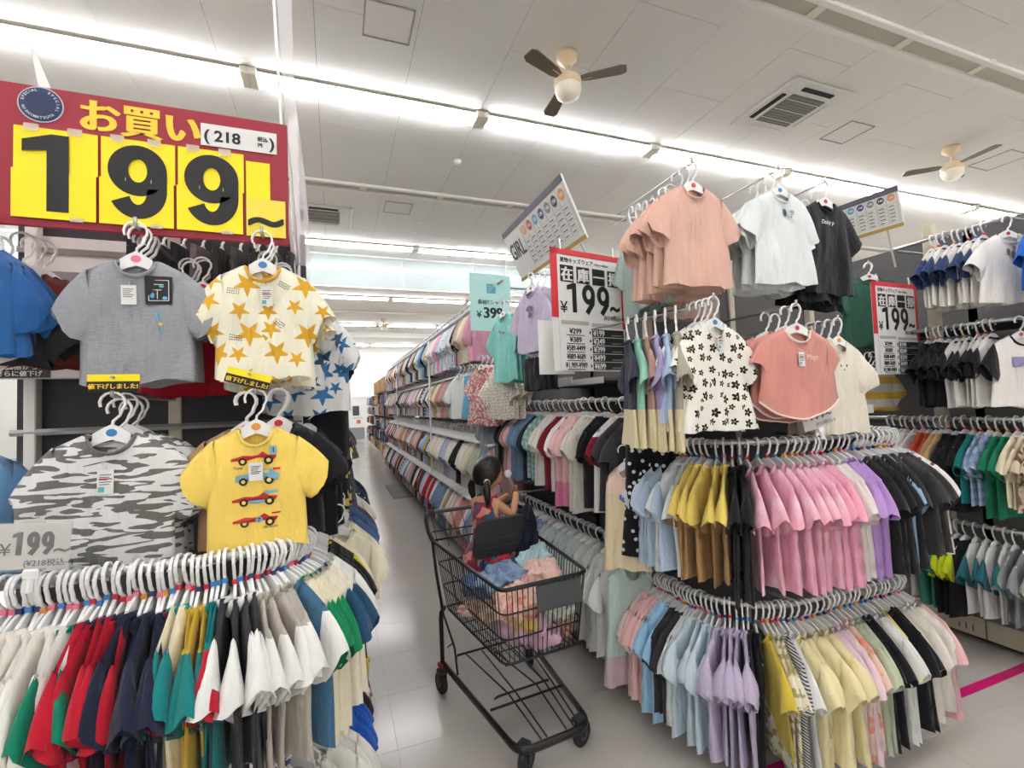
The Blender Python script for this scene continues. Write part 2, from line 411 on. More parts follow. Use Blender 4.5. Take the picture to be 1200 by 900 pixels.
        if col3:
            n3 = N.new('ShaderNodeTexNoise'); n3.inputs['Scale'].default_value = scale * .8; L.new(tc.outputs['Object'], n3.inputs['Vector'])
            ms = N.new('ShaderNodeMapping'); ms.inputs['Location'].default_value = (3, 7, 1); L.new(tc.outputs['Object'], ms.inputs['Vector']); L.new(ms.outputs[0], n3.inputs['Vector'])
            base = mix(math_('GREATER_THAN', n3.outputs['Fac'], .57), base, c3)
    elif pat == 'heather':
        mp = N.new('ShaderNodeMapping'); mp.inputs['Scale'].default_value = (60, 60, 400); L.new(tc.outputs['Object'], mp.inputs['Vector'])
        n2 = N.new('ShaderNodeTexNoise'); n2.inputs['Scale'].default_value = 1; n2.inputs['Detail'].default_value = 3; L.new(mp.outputs[0], n2.inputs['Vector'])
        base = mix(n2.outputs['Fac'], tuple(v * .75 for v in c1[:3]) + (1,), tuple(min(1, v * 1.25) for v in c1[:3]) + (1,))
    L.new(base, b.inputs['Base Color'])
    mp = N.new('ShaderNodeMapping'); mp.inputs['Scale'].default_value = (1.6, 1.2, .55); L.new(tc.outputs['Object'], mp.inputs['Vector'])
    w = N.new('ShaderNodeTexNoise'); w.inputs['Scale'].default_value = 13; w.inputs['Detail'].default_value = 4; L.new(mp.outputs[0], w.inputs['Vector'])
    bp = N.new('ShaderNodeBump'); bp.inputs['Strength'].default_value = .75; bp.inputs['Distance'].default_value = .022
    L.new(w.outputs['Fac'], bp.inputs['Height']); L.new(bp.outputs[0], b.inputs['Normal'])
    MATS[key] = m
    return m

# ------------------------------------------------------------------ a shirt on a hanger (origin: centre of the rail in its hook)
ZN = -.088
class Shirt:
    cache = {}
    def __init__(s, w=.17, L=.42, sl=.13, sw=.125, slope=.06, un=.40, dip=.055, D=.012, A=.01, flare=.05, alpha=58, seed=0, nu=15, nv=13, puff=0, ah=.15, scoop=0, tiers=0):
        s.__dict__.update(locals()); r = random.Random(seed * 31 + 5)
        s.ph = [r.uniform(0, 6.28) for _ in range(8)]; s.k1 = r.choice((1.0, 1.3, 1.6)); s.k2 = r.choice((2.2, 2.8)); s.sw_ = r.uniform(-.012, .012); s.r = r
    def hw(s, v): return s.w * (.9 + .1 * min(1, v / .3)) * (1 + s.flare * max(0, (v - .35) / .65) ** 1.2)
    def ztop(s, u, front):
        a = abs(u)
        if a < s.un: return ZN - (s.dip if front else s.dip * .22) * sqrt(max(0, 1 - (a / s.un) ** 2)) 
        return ZN - s.slope * (a - s.un) / (1 - s.un)
    def fold(s, u, v):
        g = .04 + .96 * v
        return s.A * g * (.7 * sin(pi * s.k1 * u + s.ph[0] + 1.4 * v) + .45 * sin(pi * s.k2 * u + s.ph[1] - v) + .2 * sin(pi * 5 * u + s.ph[2] + 3 * v)) + s.sw_ * v * v
    def P(s, u, v, front):
        zt = s.ztop(u, front); hem = ZN - s.L + s.scoop * abs(u) ** 3 + .006 * sin(3 * u + s.ph[3]) + .004 * sin(7 * u + s.ph[6]) - .008 * (1 - u * u)
        z = zt + v * (hem - zt); x = u * s.hw(v)
        e = sqrt(max(0, 1 - u ** 4)); d = s.D * e * min(1, (v / .12) ** .6 if v > 0 else 0)
        if abs(u) < s.un: d = max(d, .016 * sqrt(max(0, 1 - (u / s.un) ** 2)) * max(0, 1 - v / .25))
        if s.tiers:
            d += .02 * max(0, v - .45) * (1 + .5 * sin(u * 14 + s.ph[4]))
        nq = Vector((x * 11, z * 5.5, s.seed * 3.7 + (0 if front else 9))); wr = (.5 - abs(noise.noise(nq))) * .9 + .4 * (.5 - abs(noise.noise(nq * 2.3)))
        y = s.fold(u, v) * (e * .8 + .2) - (.009 * (wr - .5) * e * min(1, v * 5) * (1 if front else -1)) + (-d if front else d) + (.002 * sin(9 * v + 4 * u + s.ph[5]) if front else 0)
        return (x, y, z)
    def front_y(s, x, z):
        v = .5; u = 0
        for _ in range(6):
            u = max(-.99, min(.99, x / s.hw(v))); zt = s.ztop(u, True); hem = ZN - s.L + s.scoop * abs(u) ** 3
            v = max(0.0, min(1.0, (z - zt) / (hem - zt)))
        return s.P(u, v, True)[1]
    def body(s, mb=None):
        mb = mb or MB(); nu, nv = s.nu, s.nv; V = []; ids = {}
        us = [-1 + 2 * i / (nu - 1) for i in range(nu)]
        for side in (1, 0):
            for j in range(nv):
                for i in range(nu):
                    if side == 0 and (i in (0, nu - 1) or (j == 0 and abs(us[i]) >= s.un)): ids[(side, i, j)] = ids[(1, i, j)]; continue
                    ids[(side, i, j)] = len(V); V.append(s.P(us[i], (j / (nv - 1)) ** .9, side == 1))
        F = []
        for side in (1, 0):
            for j in range(nv - 1):
                for i in range(nu - 1):
                    q = [ids[(side, i, j)], ids[(side, i + 1, j)], ids[(side, i + 1, j + 1)], ids[(side, i, j + 1)]]
                    if side == 1: q = q[::-1]
                    F.append(q)
        return mb.add(V, F)
    def sleeve(s, sg, mb=None):
        mb = mb or MB()
        if s.sl <= 0: return mb
        n, K = 12, 6; V = []; al = radians(s.alpha + (8 if sg > 0 else -4) * sin(s.ph[6])); zsh = ZN - s.slope
        xs = s.hw(0) * .91
        c0 = Vector((sg * xs, s.fold(sg, .15), zsh - s.ah * .5 + .004)); d = Vector((sg * cos(al), 0, -sin(al)))
        perp = Vector((sg * sin(al), 0, cos(al)))
        for k in range(K):
            t = k / (K - 1); ax = (Vector((sg * .12, 0, .99)) * (1 - t) + perp * t).normalized()
            c = c0 + d * (s.sl * t + (.0)) + perp * (s.ah * .5 - s.sw * .5) * 0 + Vector((0, .012 * t * sin(s.ph[7]) , 0))
            # keep the upper edge on the shoulder line
            hh = s.ah * .5 * (1 - t) + s.sw * .5 * t
            dd = .009 + (.015 + s.A * .9) * t * (1 - .3 * t)
            if s.puff: pf = sin(pi * min(1, t * 1.05)); hh *= 1 + .08 * pf; dd += .016 * pf
            for q in range(n):
                a = 2 * pi * q / n
                wv = 1 + (.3 * sin(3 * a + s.ph[4]) * t) + .22 * sin(4 * a + s.ph[2]) * t + (.25 * sin(5 * a + s.ph[5]) * (1 if s.puff else 0))
                V.append(c + ax * hh * cos(a) + Vector((0, 1, 0)) * dd * sin(a) * wv + perp * (.005 * sin(2 * a + s.ph[3]) * t) + d * (.012 * t * sin(2 * a + s.ph[1]) - .018 * t * cos(a)))
        F = [(k * n + q, k * n + (q + 1) % n, (k + 1) * n + (q + 1) % n, (k + 1) * n + q) for k in range(K - 1) for q in range(n)]
        if sg < 0: F = [f[::-1] for f in F]
        return mb.add(V, F)
    def collar(s):
        pts = []; m = 9
        for i in range(m): 
            u = -s.un + 2 * s.un * i / (m - 1); p = s.P(u * .985, 0, True); pts.append((p[0], p[1] - .002, p[2] - .003))
        for i in range(1, m - 1):
            u = s.un - 2 * s.un * i / (m - 1); p = s.P(u, 0, False); pts.append((p[0], p[1] + .001, p[2] - .003))
        return MB().tube(pts, .0085, 5, closed=True, ry=.0035, up=(0, 0, 1))
    @classmethod
    def get(c, **kw):
        key = tuple(sorted(kw.items()))
        if key not in c.cache:
            s = c(**kw)
            s.m = {'body': s.body().mesh('shirt_body', True), 'sl': s.sleeve(-1).mesh('sleeve', True) if s.sl > 0 else None, 'sr': s.sleeve(1).mesh('sleeve', True) if s.sl > 0 else None, 'collar': s.collar().mesh('collar', True)}
            c.cache[key] = s
        return c.cache[key]

def hanger_mesh(w, slope):
    mb = MB()
    pts = []
    for k in range(11):
        a = radians(-90 - 0 + 250 * k / 10 - 0); pts.append((-.021 * sin(a + pi / 2) if False else .021 * cos(a), 0, .021 * sin(a)))
    # hook: from the stem up, round the rail, open at the front
    hook = [(0, 0, -.075), (.002, 0, -.058), (.016, 0, -.044)] + [(.027 * cos(radians(a)), 0, -.0115 + .027 * sin(radians(a))) for a in range(-40, 206, 27)]
    mb.tube(hook, .0036, 4, ry=.0052, up=(1, 0, 0))
    top, bot = [], []
    for k in range(13):
        u = -1 + k / 6.0; x = u * w
        a = abs(u); zt = (-.066 - .03 * (a / .4) ** 1.2) if a < .4 else (-.096 - slope * (a - .4) / .6); th = .03 * (1 - a) ** .8 + .01
        top.append((x, zt)); bot.append((x, zt - th))
    mb.prism(top[4:9] + bot[4:9][::-1], -.0035, .0035)
    for sg in (0, 8): mb.prism([(x, z - .016) for x, z in top[sg:sg + 5]] + [(x, z - .006) for x, z in bot[sg:sg + 5]][::-1], -.0016, .0016)
    return mb.mesh('hanger', False)
HANGERS = {}
def hanger(w, slope):
    k = (round(w, 2), round(slope, 3))
    if k not in HANGERS: HANGERS[k] = hanger_mesh(*k)
    return HANGERS[k]
MARK = MB().bevbox(-.0075, .0075, -.0065, .0065, -.072, -.058, .001).mesh('size_marker')
STICK = MB().lathe([(.0, -.0042), (.011, -.0042), (.011, -.0035)], 10).xform(Matrix.Rotation(0, 4, 'X')).mesh('size_sticker')
STICK = (lambda mb: mb.mesh('size_sticker'))(MB().add([(.012 * cos(2 * pi * k / 10), -.0045, -.088 + .01 * sin(2 * pi * k / 10)) for k in range(10)] + [(.012 * cos(2 * pi * k / 10), -.0034, -.088 + .01 * sin(2 * pi * k / 10)) for k in range(10)],
        [tuple(range(10)), tuple(range(19, 9, -1))] + [(i, i + 10, (i + 1) % 10 + 10, (i + 1) % 10) for i in range(10)]))
MARKC = [mat('marker_red', (196, 40, 60), .4), mat('marker_blue', (60, 130, 190), .4), mat('marker_orange', (226, 150, 60), .4), mat('marker_pink', (226, 120, 140), .4), mat('marker_navy', (50, 60, 110), .4)]
COUNT = [0]
def hang(p, rz, sp, cloth, label, group, sleeve=None, collar=None, name='tshirt', cat='shirt', tilt=0.0, marker=None, sticker=None, parts=True, roll=0.0, hang_w=None):
    """one garment on its hanger; sp: Shirt spec dict"""
    s = Shirt.get(**sp); COUNT[0] += 1
    o = inst(name, s.m['body'], cloth, None, p, (tilt, roll, rz)); tag(o, label, cat, group)
    if s.m['sl']:
        for k in ('sl', 'sr'): inst('sleeve', s.m[k], sleeve or cloth, o)
    if parts and s.un < .9: inst('collar', s.m['collar'], collar or sleeve or cloth, o)
    h = inst('hanger', hanger(hang_w or min(.2, s.w * .9), s.slope * .96), M_hanger, o)
    if marker is not None: inst('size_marker', MARK, MARKC[marker % 5], h)
    if sticker is not None: inst('size_sticker', STICK, MARKC[sticker % 5], h)
    return o
LABELS = set()
STUFF = []
def run(path, items, place, group, spec, jitter=3.0, flip=0, rnd_seed=1, lean=0.0, zj=.006, stuff=False):
    """hang runs of garments along a rail.  path: t in 0..1 -> (point, outward normal angle).  items: (n, desc, cloth, opts)"""
    r = random.Random(rnd_seed); total = sum(i[0] * (i[3].get('sp', 1) if len(i) > 3 else 1) for i in items); k = 0.0
    for n, desc, cloth, *rest in items:
        opt = dict(rest[0]) if rest else {}
        sp1 = opt.pop('sp', 1)
        for i in range(n):
            t = (k + (.5 + r.uniform(-.2, .2)) * sp1) / total; k += sp1
            p, an = path(t)
            o = dict(spec); o.update({kk: opt[kk] for kk in opt if kk in ('w', 'L', 'sl', 'sw', 'puff', 'flare', 'alpha', 'tiers', 'un', 'dip', 'A', 'D', 'scoop', 'ah', 'slope')})
            o['seed'] = r.randrange(7)
            if stuff:
                M = Matrix.Translation(p) @ Matrix.Rotation(an + radians(r.uniform(-jitter, jitter)), 4, 'Z') @ Matrix.Rotation(radians(r.uniform(-2.5, 2.5)), 4, 'X')
                STUFF.append((M, o, cloth, opt.get('sleeve') or cloth)); continue
            lab = '%s%s on the %s' % (desc, (', %s of %s' % (ordinal(i), num(n))) if n > 1 else '', place)
            assert lab not in LABELS, lab
            LABELS.add(lab)
            hang((p[0], p[1], p[2] + r.uniform(-zj, zj)), an + radians(r.uniform(-jitter, jitter)) + (pi if r.random() < flip else 0), o, cloth, lab, group, opt.get('sleeve'), opt.get('collar'), opt.get('name', 'tshirt'), opt.get('cat', 'shirt'),
                 tilt=radians(r.uniform(-2.5, 2.5)) + lean, marker=opt.get('marker', r.randrange(5)), roll=radians(r.uniform(-2, 2)))

# cloth colours used again and again
C = dict(white=(236, 236, 232), cream=(236, 226, 196), red=(178, 22, 44), navy=(30, 36, 58), green=(12, 128, 78), teal=(22, 124, 124), char=(60, 60, 64), taupe=(188, 180, 168), steel=(66, 108, 138),
         dteal=(34, 74, 104), black=(26, 26, 30), mustard=(206, 170, 62), yellow=(234, 208, 110), grey=(150, 152, 156), blue=(28, 84, 176), brown=(128, 52, 42), pink=(238, 170, 192), lpink=(240, 196, 194), sky=(160, 204, 232),
         lav=(186, 172, 208), purple=(188, 150, 212), mint=(150, 178, 170), peach=(214, 174, 157), coral=(206, 140, 130), ivory=(232, 226, 208), butter=(238, 226, 176), sage=(182, 192, 164), paleblue=(200, 216, 226),
         lmint=(160, 214, 196), rose=(190, 150, 140), denim=(116, 144, 178), dgreen=(54, 96, 80), orange=(204, 84, 52), royal=(36, 100, 190), aqua=(134, 206, 196), wine=(130, 30, 44), tan=(196, 164, 116))
def F(n): return fabric(C[n])

# ------------------------------------------------------------------ racks
def polyline_path(pts):
    """t -> (point, heading of the outward normal); pts listed so that outward is to the right-hand side of travel"""
    P = [Vector(p) for p in pts]; ds = [0]
    for a, b in zip(P, P[1:]): ds.append(ds[-1] + (b - a).length)
    def f(t):
        d = max(0, min(1, t)) * ds[-1]
        for i in range(len(P) - 1):
            if d <= ds[i + 1] + 1e-9:
                k = (d - ds[i]) / max(1e-9, ds[i + 1] - ds[i]); q = P[i].lerp(P[i + 1], k)
                tn = []
                for j in (i, i + 1):
                    v = P[min(j + 1, len(P) - 1)] - P[max(j - 1, 0)]; tn.append(v.normalized())
                v = tn[0].lerp(tn[1], k)
                return q, math.atan2(v.y, v.x) - pi / 2
    return f
def arc(cx, cy, r, a0, a1, n, z): return [(cx + r * cos(radians(a0 + (a1 - a0) * i / n)), cy + r * sin(radians(a0 + (a1 - a0) * i / n)), z) for i in range(n + 1)]
def shelf_edge(parent, x0, x1, y, z, h=.035):
    MB().bevbox(x0, x1, y - .006, y, z - h, z, .002).build('price_rail', mat('price_rail', (196, 196, 192), .4), parent)
def slot_plate(parent, n, pts, m=None):
    pass

def gondola(label, x0, x1, y0, y1, h, side_in, n_up, base_h=.14, shelves=(), end=True, name='gondola_rack', upright_x=None):
    e = empty(name, ((x0 + x1) / 2, y0, 0)); tag(e, label, 'rack', 'double-sided shop racks')
    cx = (x0 + x1) / 2; X0, X1, Ln = x0 - cx, x1 - cx, y1 - y0
    pn = mat('rack_panel', (92, 90, 90), .7)
    MB().box(-.02, .02, .02, Ln, base_h, h).build('back_panel', pn, e)
    MB().bevbox(X0 + .02, X1 - .02, .02, Ln, .03, base_h, .004).build('base_deck', mat('deck_grey', (120, 116, 110), .6), e)
    seg = 1.2; k = 0; y = 0.0
    while y < Ln - .1 and k < 12:
        yb = min(y + seg, Ln)
        for s, X in ((-1, X0), (1, X1)):
            kp = MB().bevbox(X - .012 if s < 0 else X, X if s < 0 else X + .012, y + .004, yb - .004, .04, base_h + .01, .003).build('kick_plate', M_beige, e)
            sl = MB()
            for q in range(3): 
                yy = y + .06 + q * .035
                sl.box((X - .0135) if s < 0 else X + .012, (X - .012) if s < 0 else X + .0135, yy, yy + .006, base_h * .45, base_h * .72)
            sl.build('slots', mat('slot_dark', (90, 84, 74), .7), kp)
        y = yb; k += 1
    um = MB().bevbox(-.02, .02, -.03, .03, 0, h + .02, .003).mesh('upright')
    for q in range(n_up):
        inst('upright', um, M_beige, e, (0, Ln * q / max(1, n_up - 1) * .999 + .0, 0))
    for z, sd, ya, yb, dep in shelves:
        xa, xb = (-dep, -.02) if sd < 0 else (.02, dep)
        s = MB().bevbox(xa, xb, ya - y0, yb - y0, z - .02, z, .003).build('shelf', mat('shelf_grey', (110, 106, 104), .6), e)
        xe = xa - .006 if sd < 0 else xb + .006
        MB().bevbox(min(xe, xa if sd < 0 else xb), max(xe, xa if sd < 0 else xb), ya - y0, yb - y0, z - .035, z + .005, .001).build('price_rail', mat('price_rail', (196, 196, 192), .4), s)
    return e
def rail(parent_off, pts, parent, r=.0125, brackets=(), name='hanging_rail'):
    ox = Vector(parent_off)
    o = MB().tube([Vector(p) - ox for p in pts], r, 8).build(name, M_steel, parent, True)
    for a, b in brackets: MB().tube([Vector(a) - ox, Vector(b) - ox], .01, 6).build('bracket', M_grey, o, True)
    return o

# --- rack under the red sign
GL = gondola('long rack under the big red price sign', -.98, -.1, 2.05, 21.0, 2.35, 1, 10,
             shelves=[(1.9, 1, 2.2, 12.0, .36), (1.25, 1, 2.2, 20, .40)])
GLo = Vector(GL.location)
MB().box(-.98 + .54, -.1 + .54, -.02, .015, .1, 2.3).build('end_panel', mat('end_panel', (58, 56, 58), .7), GL)
MB().box(-.42, -.10, -.025, -.02, 1.9, 2.22).build('white_board', M_paper, GL)
for x in (-.93, -.135):
    MB().bevbox(x + .54 - .016, x + .54 + .016, -.06, -.02, .05, 2.75 if x > -.5 else 2.4, .003).build('end_upright', M_white, GL)
sh = MB().bevbox(-.44, .42, -.2, -.02, 1.735, 1.75, .003).build('end_shelf', mat('shelf_grey', (110, 106, 104), .6), GL)
MB().bevbox(-.44, .42, -.206, -.2, 1.725, 1.785, .001).build('price_rail', mat('price_rail', (196, 196, 192), .4), sh)
MB().box(-.44, .42, -.03, -.02, 2.07, 2.1).build('cross_bar', M_grey, GL); MB().box(-.44, .42, -.03, -.02, 2.16, 2.18).build('cross_bar', M_grey, GL)
MB().tube([(-.44, -.05, 1.56), (.42, -.05, 1.56)], .012, 6).build('cross_bar', M_grey, GL)
MB().bevbox(-.44, .44, -.45, -.02, .04, .16, .004).build('end_base', M_beige, GL)

ZL1, ZL2 = 1.232, .69
LUP = [(-.81, 1.42, ZL1), (-.6, 1.42, ZL1)] + arc(-.28, 1.62, .2, -90, 0, 8, ZL1) + [(-.08, 1.9, ZL1)]
LLO = [(-.62, 1.46, ZL2)] + arc(-.28, 1.66, .2, -90, 0, 8, ZL2) + [(-.08, 2.1, ZL2)]
rail(GLo, LUP, GL, brackets=[((-.6, 1.42, ZL1), (-.6, 2.05, ZL1 - .02)), ((-.08, 1.7, ZL1), (-.3, 2.05, ZL1 - .02))])
rail(GLo, LLO, GL, brackets=[((-.6, 1.46, ZL2), (-.6, 2.05, ZL2 - .02))])

# --- bowed rack beside the cart
GR = gondola('long rack with bowed end rails beside the shopping cart', 1.5, 2.8, 2.12, 13.0, 2.45, -1, 8,
             shelves=[(1.74, -1, 2.5, 3.9, .62)])
GRo = Vector(GR.location)
MB().box(-.62, .62, -.02, .015, .1, 2.4).build('end_panel', mat('end_panel2', (88, 86, 86), .7), GR)
for x in (-.6, .6): MB().bevbox(x - .02, x + .02, -.06, -.02, .05, 2.5, .003).build('end_upright', M_beige, GR)
sh = MB().bevbox(-.6, .62, -.36, -.02, 1.478, 1.492, .003).build('end_shelf', mat('shelf_grey', (110, 106, 104), .6), GR)
MB().bevbox(-.6, .62, -.366, -.36, 1.478, 1.525, .001).build('price_rail', mat('price_rail', (196, 196, 192), .4), sh)
eb = MB().bevbox(-.62, .62, -.42, -.02, .03, .15, .004).build('end_base', M_beige, GR)
for z in (1.85, 2.3): MB().tube([(-.62, -.05, z), (.62, -.05, z)], .013, 6).build('cross_bar', M_grey, GR)
ZR1, ZR2 = 1.395, .70
def bow(z): return [(1.53, 2.14, z), (1.53, 1.85, z)] + arc(1.85, 1.85, .32, 180, 270, 8, z) + arc(2.45, 1.85, .32, 270, 360, 8, z) + [(2.77, 2.14, z)]
for z in (ZR1, ZR2):
    rail(GRo, bow(z), GR, brackets=[((1.85, 1.53, z), (1.85, 2.12, z - .03)), ((2.45, 1.53, z), (2.45, 2.12, z - .03))])
RA = [(1.47, 3.85, 1.6), (1.47, 2.02, 1.6)]; RB = [(1.44, 3.85, .84), (1.44, 2.2, .84)]
rail(GRo, RA, GR, brackets=[((1.47, 3.8, 1.6), (2.1, 3.8, 1.6)), ((1.47, 2.2, 1.6), (2.1, 2.2, 1.6))])
rail(GRo, RB, GR, brackets=[((1.44, 3.8, .84), (2.1, 3.8, .84)), ((1.44, 2.3, .84), (2.1, 2.3, .84))])
for z, x in ((1.37, 1.42), (.84, 1.34), (2.06, 1.45), (2.70, 1.42)):
    rail(GRo, [(x, 12.8, z), (x, 3.95, z)], GR, brackets=[((x, yy, z), (2.1, yy, z)) for yy in (4.2, 7.0, 9.8, 12.6)])
for yy in (6.5, 10.2): MB().cyl((1.22 - GRo.x, yy - GRo.y, .15), (1.22 - GRo.x, yy - GRo.y, 2.5), .014, 8).build('front_post', M_white, GR)

# --- rack across the second aisle
G3 = gondola('rack beyond the second aisle holding navy-sleeved and black-sleeved shirts', 3.75, 4.95, .6, 12.0, 2.75, -1, 9, base_h=.15)
G3o = Vector(G3.location)
for nm, pts in (('hanging_rail', [(3.6, .7, 1.41), (3.6, 3.4, 1.41)]), ('hanging_rail', [(3.6, .7, .77), (3.6, 3.4, .77)]), ('hanging_rail', [(3.6, 1.5, 2.56), (3.6, 2.1, 2.56)]), ('hanging_rail', [(3.6, 1.5, 1.98), (3.6, 2.2, 1.98)]), ('hanging_rail', [(3.62, .9, 2.56), (3.62, 1.42, 2.56)])):
    rail(G3o, pts, G3, brackets=[(pts[0], (4.3, pts[0][1], pts[0][2])), (pts[1], (4.3, pts[1][1], pts[1][2]))])
MB().bevbox(3.72 - G3o.x, 3.77 - G3o.x, 1.92 - .6, 1.98 - .6, .1, 2.7, .004).build('front_post', M_beige, G3)
for z in (1.34, 2.0): MB().bevbox(3.78 - G3o.x, 4.3 - G3o.x, .1, 6, z - .02, z, .003).build('shelf', mat('shelf_dark', (70, 66, 64), .6), G3)

# ------------------------------------------------------------------ clothes on the rails
W, CR = fabric(C['white']), fabric(C['cream'])
S0 = dict(w=.15, L=.40, sl=.1, sw=.105, ah=.135, D=.009, A=.014, alpha=75, slope=.07)
fw = W
run(polyline_path(LUP), [
    (8, 'white T-shirt with grey collar', fabric((232, 232, 230)), dict(collar=F('grey'), sl=.15)),
    (8, 'off-white T-shirt with small dark print', fabric((238, 234, 224), 'floral', (236, 232, 222)), dict(sl=.15)),
    (2, 'white T-shirt with green sleeves', W, dict(sleeve=fabric((10, 120, 92)))),
    (6, 'red T-shirt with dark collar', F('red'), dict(collar=F('navy'), L=.43, w=.16)),
    (5, 'navy T-shirt', F('navy'), dict(L=.42, w=.16)),
    (1, 'navy T-shirt with red sleeves', F('navy'), dict(sleeve=F('wine'))),
    (2, 'cream T-shirt with teal sleeves', CR, dict(sleeve=F('teal'))),
    (3, 'mustard T-shirt with teal sleeves', F('mustard'), dict(sleeve=fabric(C['mustard'], 'yoke', C['teal'], scale=.165))),
    (2, 'teal T-shirt with red sleeve ends', F('teal'), dict(sleeve=fabric(C['teal'], 'yoke', C['red'], scale=.17), L=.43)),
    (5, 'charcoal T-shirt with white sleeves', F('char'), dict(sleeve=W)),
    (6, 'stone grey T-shirt with white sleeves', F('taupe'), dict(sp=0.85, sleeve=fabric(C['taupe'], 'yoke', C['white'], scale=.175), L=.42)),
    (1, 'steel blue T-shirt with white sleeves', F('steel'), dict(sp=0.85, sleeve=fabric(C['steel'], 'yoke', C['white'], scale=.17), L=.42)),
    (5, 'cream T-shirt with green sleeves', CR, dict(sp=0.85, sleeve=F('green'), L=.43)),
    (4, 'cream T-shirt with dark blue sleeves', fabric((234, 226, 204)), dict(sp=0.85, sleeve=F('dteal'))),
    (3, 'plain white T-shirt', fabric((240, 238, 232)), dict(sp=3.2)),
    (2, 'black T-shirt', F('black'), dict(sp=3.2)),
    (1, 'black T-shirt with lime hem', F('black'), dict(sp=3.2, sleeve=fabric((206, 196, 20)))),
    (1, 'pale cream T-shirt', fabric((232, 222, 190)), dict(sp=3.2)),
    ], 'upper red-sign rail', 'shirts on the upper rail under the red sign', S0, jitter=8, rnd_seed=11)
run(polyline_path(LLO), [
    (7, 'white T-shirt', fabric((234, 232, 226))), (6, 'light grey T-shirt', fabric((200, 196, 188))), (4, 'pale T-shirt', fabric((226, 224, 214))),
    (5, 'royal blue T-shirt', F('blue')), (2, 'dark brown T-shirt', fabric((50, 36, 32))), (2, 'ivory T-shirt with brown print', fabric((228, 222, 206), 'floral', (150, 110, 80), scale=30))],
    'lower red-sign rail', 'shirts on the lower rail under the red sign', S0, jitter=5, rnd_seed=5)
# rails of the aisle side behind
def straight(a, b): return polyline_path([a, b])
run(straight((-.1, 1.9, 2.08), (-.1, 3.6, 2.08)), [
    (1, 'white T-shirt with blue stars', fabric(C['white'], 'star', (60, 120, 170), scale=11)), (3, 'black top', F('black'), dict(L=.6)), (2, 'dark brown top', fabric((72, 58, 50)), dict(L=.5)), (3, 'dark grey top', F('char')), (3, 'grey-green top', fabric((96, 104, 98)))],
    'red-sign aisle top row', 'clothes on the aisle side of the red sign rack', S0, rnd_seed=3, jitter=6, stuff=True)
run(straight((-.1, 1.95, 1.62), (-.06, 4.0, 1.62)), [
    (2, 'black T-shirt with a white line', F('black'), dict(L=.42, w=.11, sl=.08)), (1, 'small white top', fabric((226, 224, 212)), dict(L=.2, w=.12, sl=.08)), (2, 'navy dress with yellow lemons', fabric((34, 36, 44), 'bigdots', (226, 196, 90), scale=16), dict(L=.46, sl=.05, w=.14, name='dress', cat='dress')),
    (5, 'dark grey checked dress', fabric((92, 92, 94), 'plaid', (60, 60, 62), scale=220), dict(L=.55, flare=.3, name='dress', cat='dress')), (3, 'charcoal T-shirt', F('char'))],
    'red-sign aisle middle row', 'clothes on the aisle side of the red sign rack', S0, rnd_seed=4, jitter=6)
run(straight((0.0, 2.0, 1.2), (.03, 3.8, 1.2)), [
    (2, 'cream blouse', fabric((232, 226, 200)), dict(puff=1, L=.3, name='blouse', cat='blouse')), (2, 'denim blue top', fabric((70, 96, 140)), dict(L=.36)), (1, 'plum top', fabric((96, 78, 100)), dict(L=.4)), (2, 'white frilled dress', fabric((224, 220, 208)), dict(L=.62, flare=.35, tiers=1, name='dress', cat='dress')),
    (2, 'navy polka dot dress', fabric((34, 38, 56), 'dots', (226, 226, 226), scale=34), dict(L=.66, flare=.3, name='dress', cat='dress')), (2, 'dark blue skirt top', fabric((44, 54, 84)), dict(L=.5))],
    'red-sign aisle lower row', 'clothes on the aisle side of the red sign rack', S0, rnd_seed=6, jitter=6)

